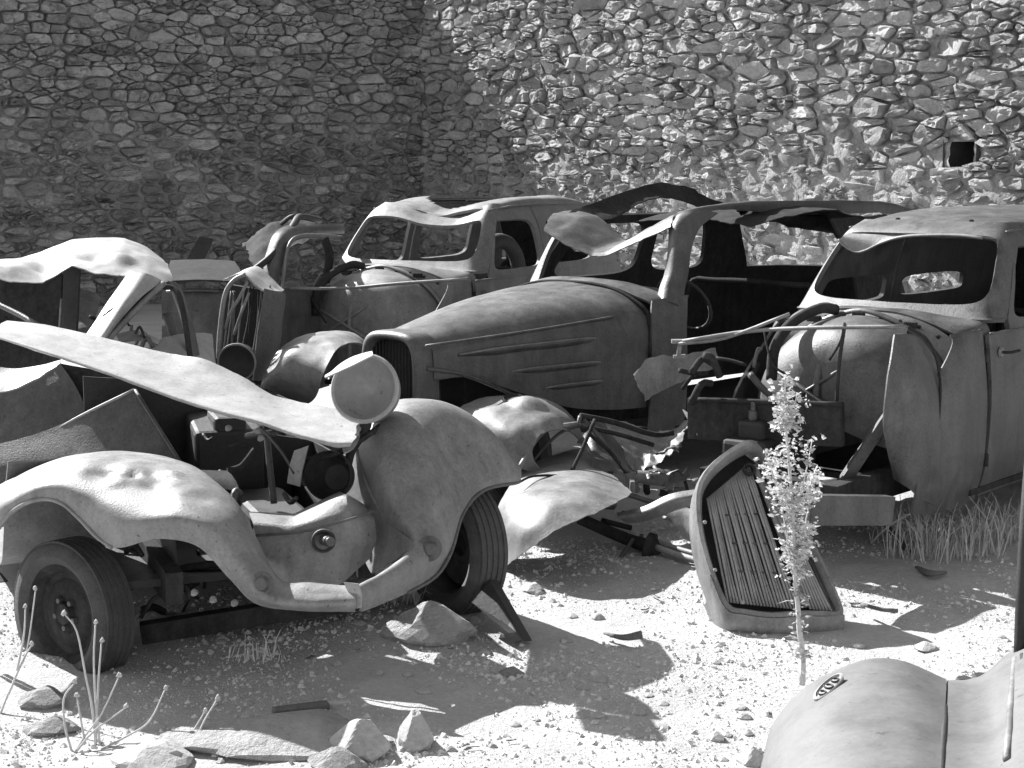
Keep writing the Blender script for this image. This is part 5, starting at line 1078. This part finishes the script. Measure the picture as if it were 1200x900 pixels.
grass_tuft(1180, 640, 140, .25, .26, 'dry grass tuft under the door of the right hand car', 2)
grass_tuft(1065, 640, 60, .2, .25, 'thin dry grass at the corner of the right hand car sill', 3)
grass_tuft(300, 770, 30, .12, .1, 'few dry blades in the shade under the nearest car', 4)
grass_tuft(462, 705, 40, .12, .12, 'dark dry blades behind the stone under the nearest car', 6)
lone(tube('twig', [W(1012, 648, 8.1), W(1035, 622, 8.0), W(1062, 604, 7.95), W(1080, 600, 7.95)], .006, M['straw'], None), 'forked pale twig leaning in front of the right hand sill', 'twig')
lone(tube('bent_pipe', [W(1040, 618, 8.1), W(1062, 645, 7.9), W(1082, 665, 7.75)], .018, M['rust'], None), 'rusty bent pipe lying under the right hand car', 'pipe')
lone(tube('dead_branch', [G(1075, 668), G(1092, 672, .03), G(1108, 671, .02)], [.02, .014, .008], M['wood'], None), 'short dead branch at the edge of the right hand shade', 'branch')
lone(tube('dead_branch', [G(1010, 708, .01), G(1032, 714, .015), G(1052, 716, .01)], .009, M['wood'], None), 'thin dark stick lying right of the fallen grille', 'branch')

# ------------------------------------------------------------ stones and planks
def rock(X, Y, r, label, seed, group=None, flat=.7, m='rock', lift=.3, jag=.35, sub=3):
    g = G(X, Y, -.1)
    for _ in range(4): g = G(X, Y, gz(g[0], g[1]))
    V, F = rockmesh(g + np.array((0, 0, r[2] * flat * lift)), r, seed, flat, sub, jag)
    return lone(build('stone', V, F, M[m], None, smooth=False), label, 'stone', group)
rock(424, 880, (.10, .10, .08), 'squat pale stone left of the upright one in the foreground', 3, lift=.4, flat=1, jag=.3, sub=4)
rock(487, 872, (.062, .07, .08), 'upright pale stone in the foreground, right one of the pair', 14, lift=.4, flat=1, jag=.3, sub=4)
rock(182, 893, (.14, .12, .07), 'broad white half buried stone at the bottom left', 8, lift=.4)
rock(505, 745, (.18, .12, .12), 'wide stone wedged under the right wheel of the nearest car', 5, m='stone_p', lift=.5)
rock(50, 822, (.09, .08, .06), 'flat stone wedged under the left wheel of the nearest car', 6, m='stone_l')
rock(335, 862, (.40, .22, .07), 'broad low rock slab in the shade before the nearest car', 9, m='stone_p', lift=.1, flat=.8)
rock(395, 896, (.10, .08, .06), 'low dark stone at the foot of the pale pair', 12, m='stone_l')
rock(1085, 760, (.05, .05, .03), 'pale flat stone right of the flowering weed, near the cut off wing', 15)
rock(625, 692, (.05, .05, .04), 'white stone at the foot of the torn pale wing', 16)
rock(600, 790, (.05, .04, .03), 'dark stone lying in the tip of the near shadow', 17, m='stone_l')
rock(882, 893, (.05, .05, .05), 'pale stone at the bottom edge, left of the cut off wing', 18)
for i in range(70):
    x, y = rng.uniform(250, 1190), rng.uniform(690, 895)
    if (x > 885 and y > 760) or (800 < x < 1000 and y < 770): continue
    s = rng.uniform(.014, .034); rock(x, y, (s, s * rng.uniform(.7, 1.1), s * rng.uniform(.5, .9)), 'small pale loose stone lying on the gravel', 30 + i, 'loose stones on the gravel', lift=.3, sub=2)
for i in range(26):
    x, y = rng.uniform(300, 1180), rng.uniform(690, 880)
    if (x > 885 and y > 750) or (800 < x < 1000 and y < 770): continue
    g = G(x, y, -.05)
    for _ in range(4): g = G(x, y, gz(g[0], g[1]))
    a = rng.uniform(0, 6.28); L_ = rng.uniform(.02, .06); e = np.array((math.cos(a), math.sin(a), 0)); q = np.array((-e[1], e[0], 0)); w = L_ * rng.uniform(.2, .6)
    lone(sheet('rust_flake', [[g + e * L_ * s + q * w * t * rng.uniform(.5, 1) + np.array((0, 0, .008 + .008 * rng.random())) for t in (-.5, .5)] for s in (-.5, 0, .5)], M['rust'], None, n=2, thick=.003, wob=0, rag=.004), 'small dark rust flake lying on the gravel', 'rust flake', 'rust flakes on the gravel')
def plank(a, b, w, h, label, m='wood'):
    o = beam('plank', a, b, w, h, M[m], None, bevel=.006); return lone(o, label, 'plank')
rock(62, 856, (.10, .07, .05), 'long grey stone lying below the left wheel of the nearest car', 23, m='stone_l', lift=.4)
plank(G(320, 834, -.05), G(385, 826, -.05), .05, .025, 'dark splinter of wood lying on the rock slab')
plank(G(372, 826, -.06), G(412, 824, -.06), .03, .02, 'pale stick end beside the rock slab', 'straw')
lone(tube('dead_branch', [G(708, 742, -.02), G(730, 747, -.01), G(752, 744, .0)], [.006, .012, .018], M['wood'], None), 'small dark stick lying on the sunlit gravel', 'branch')
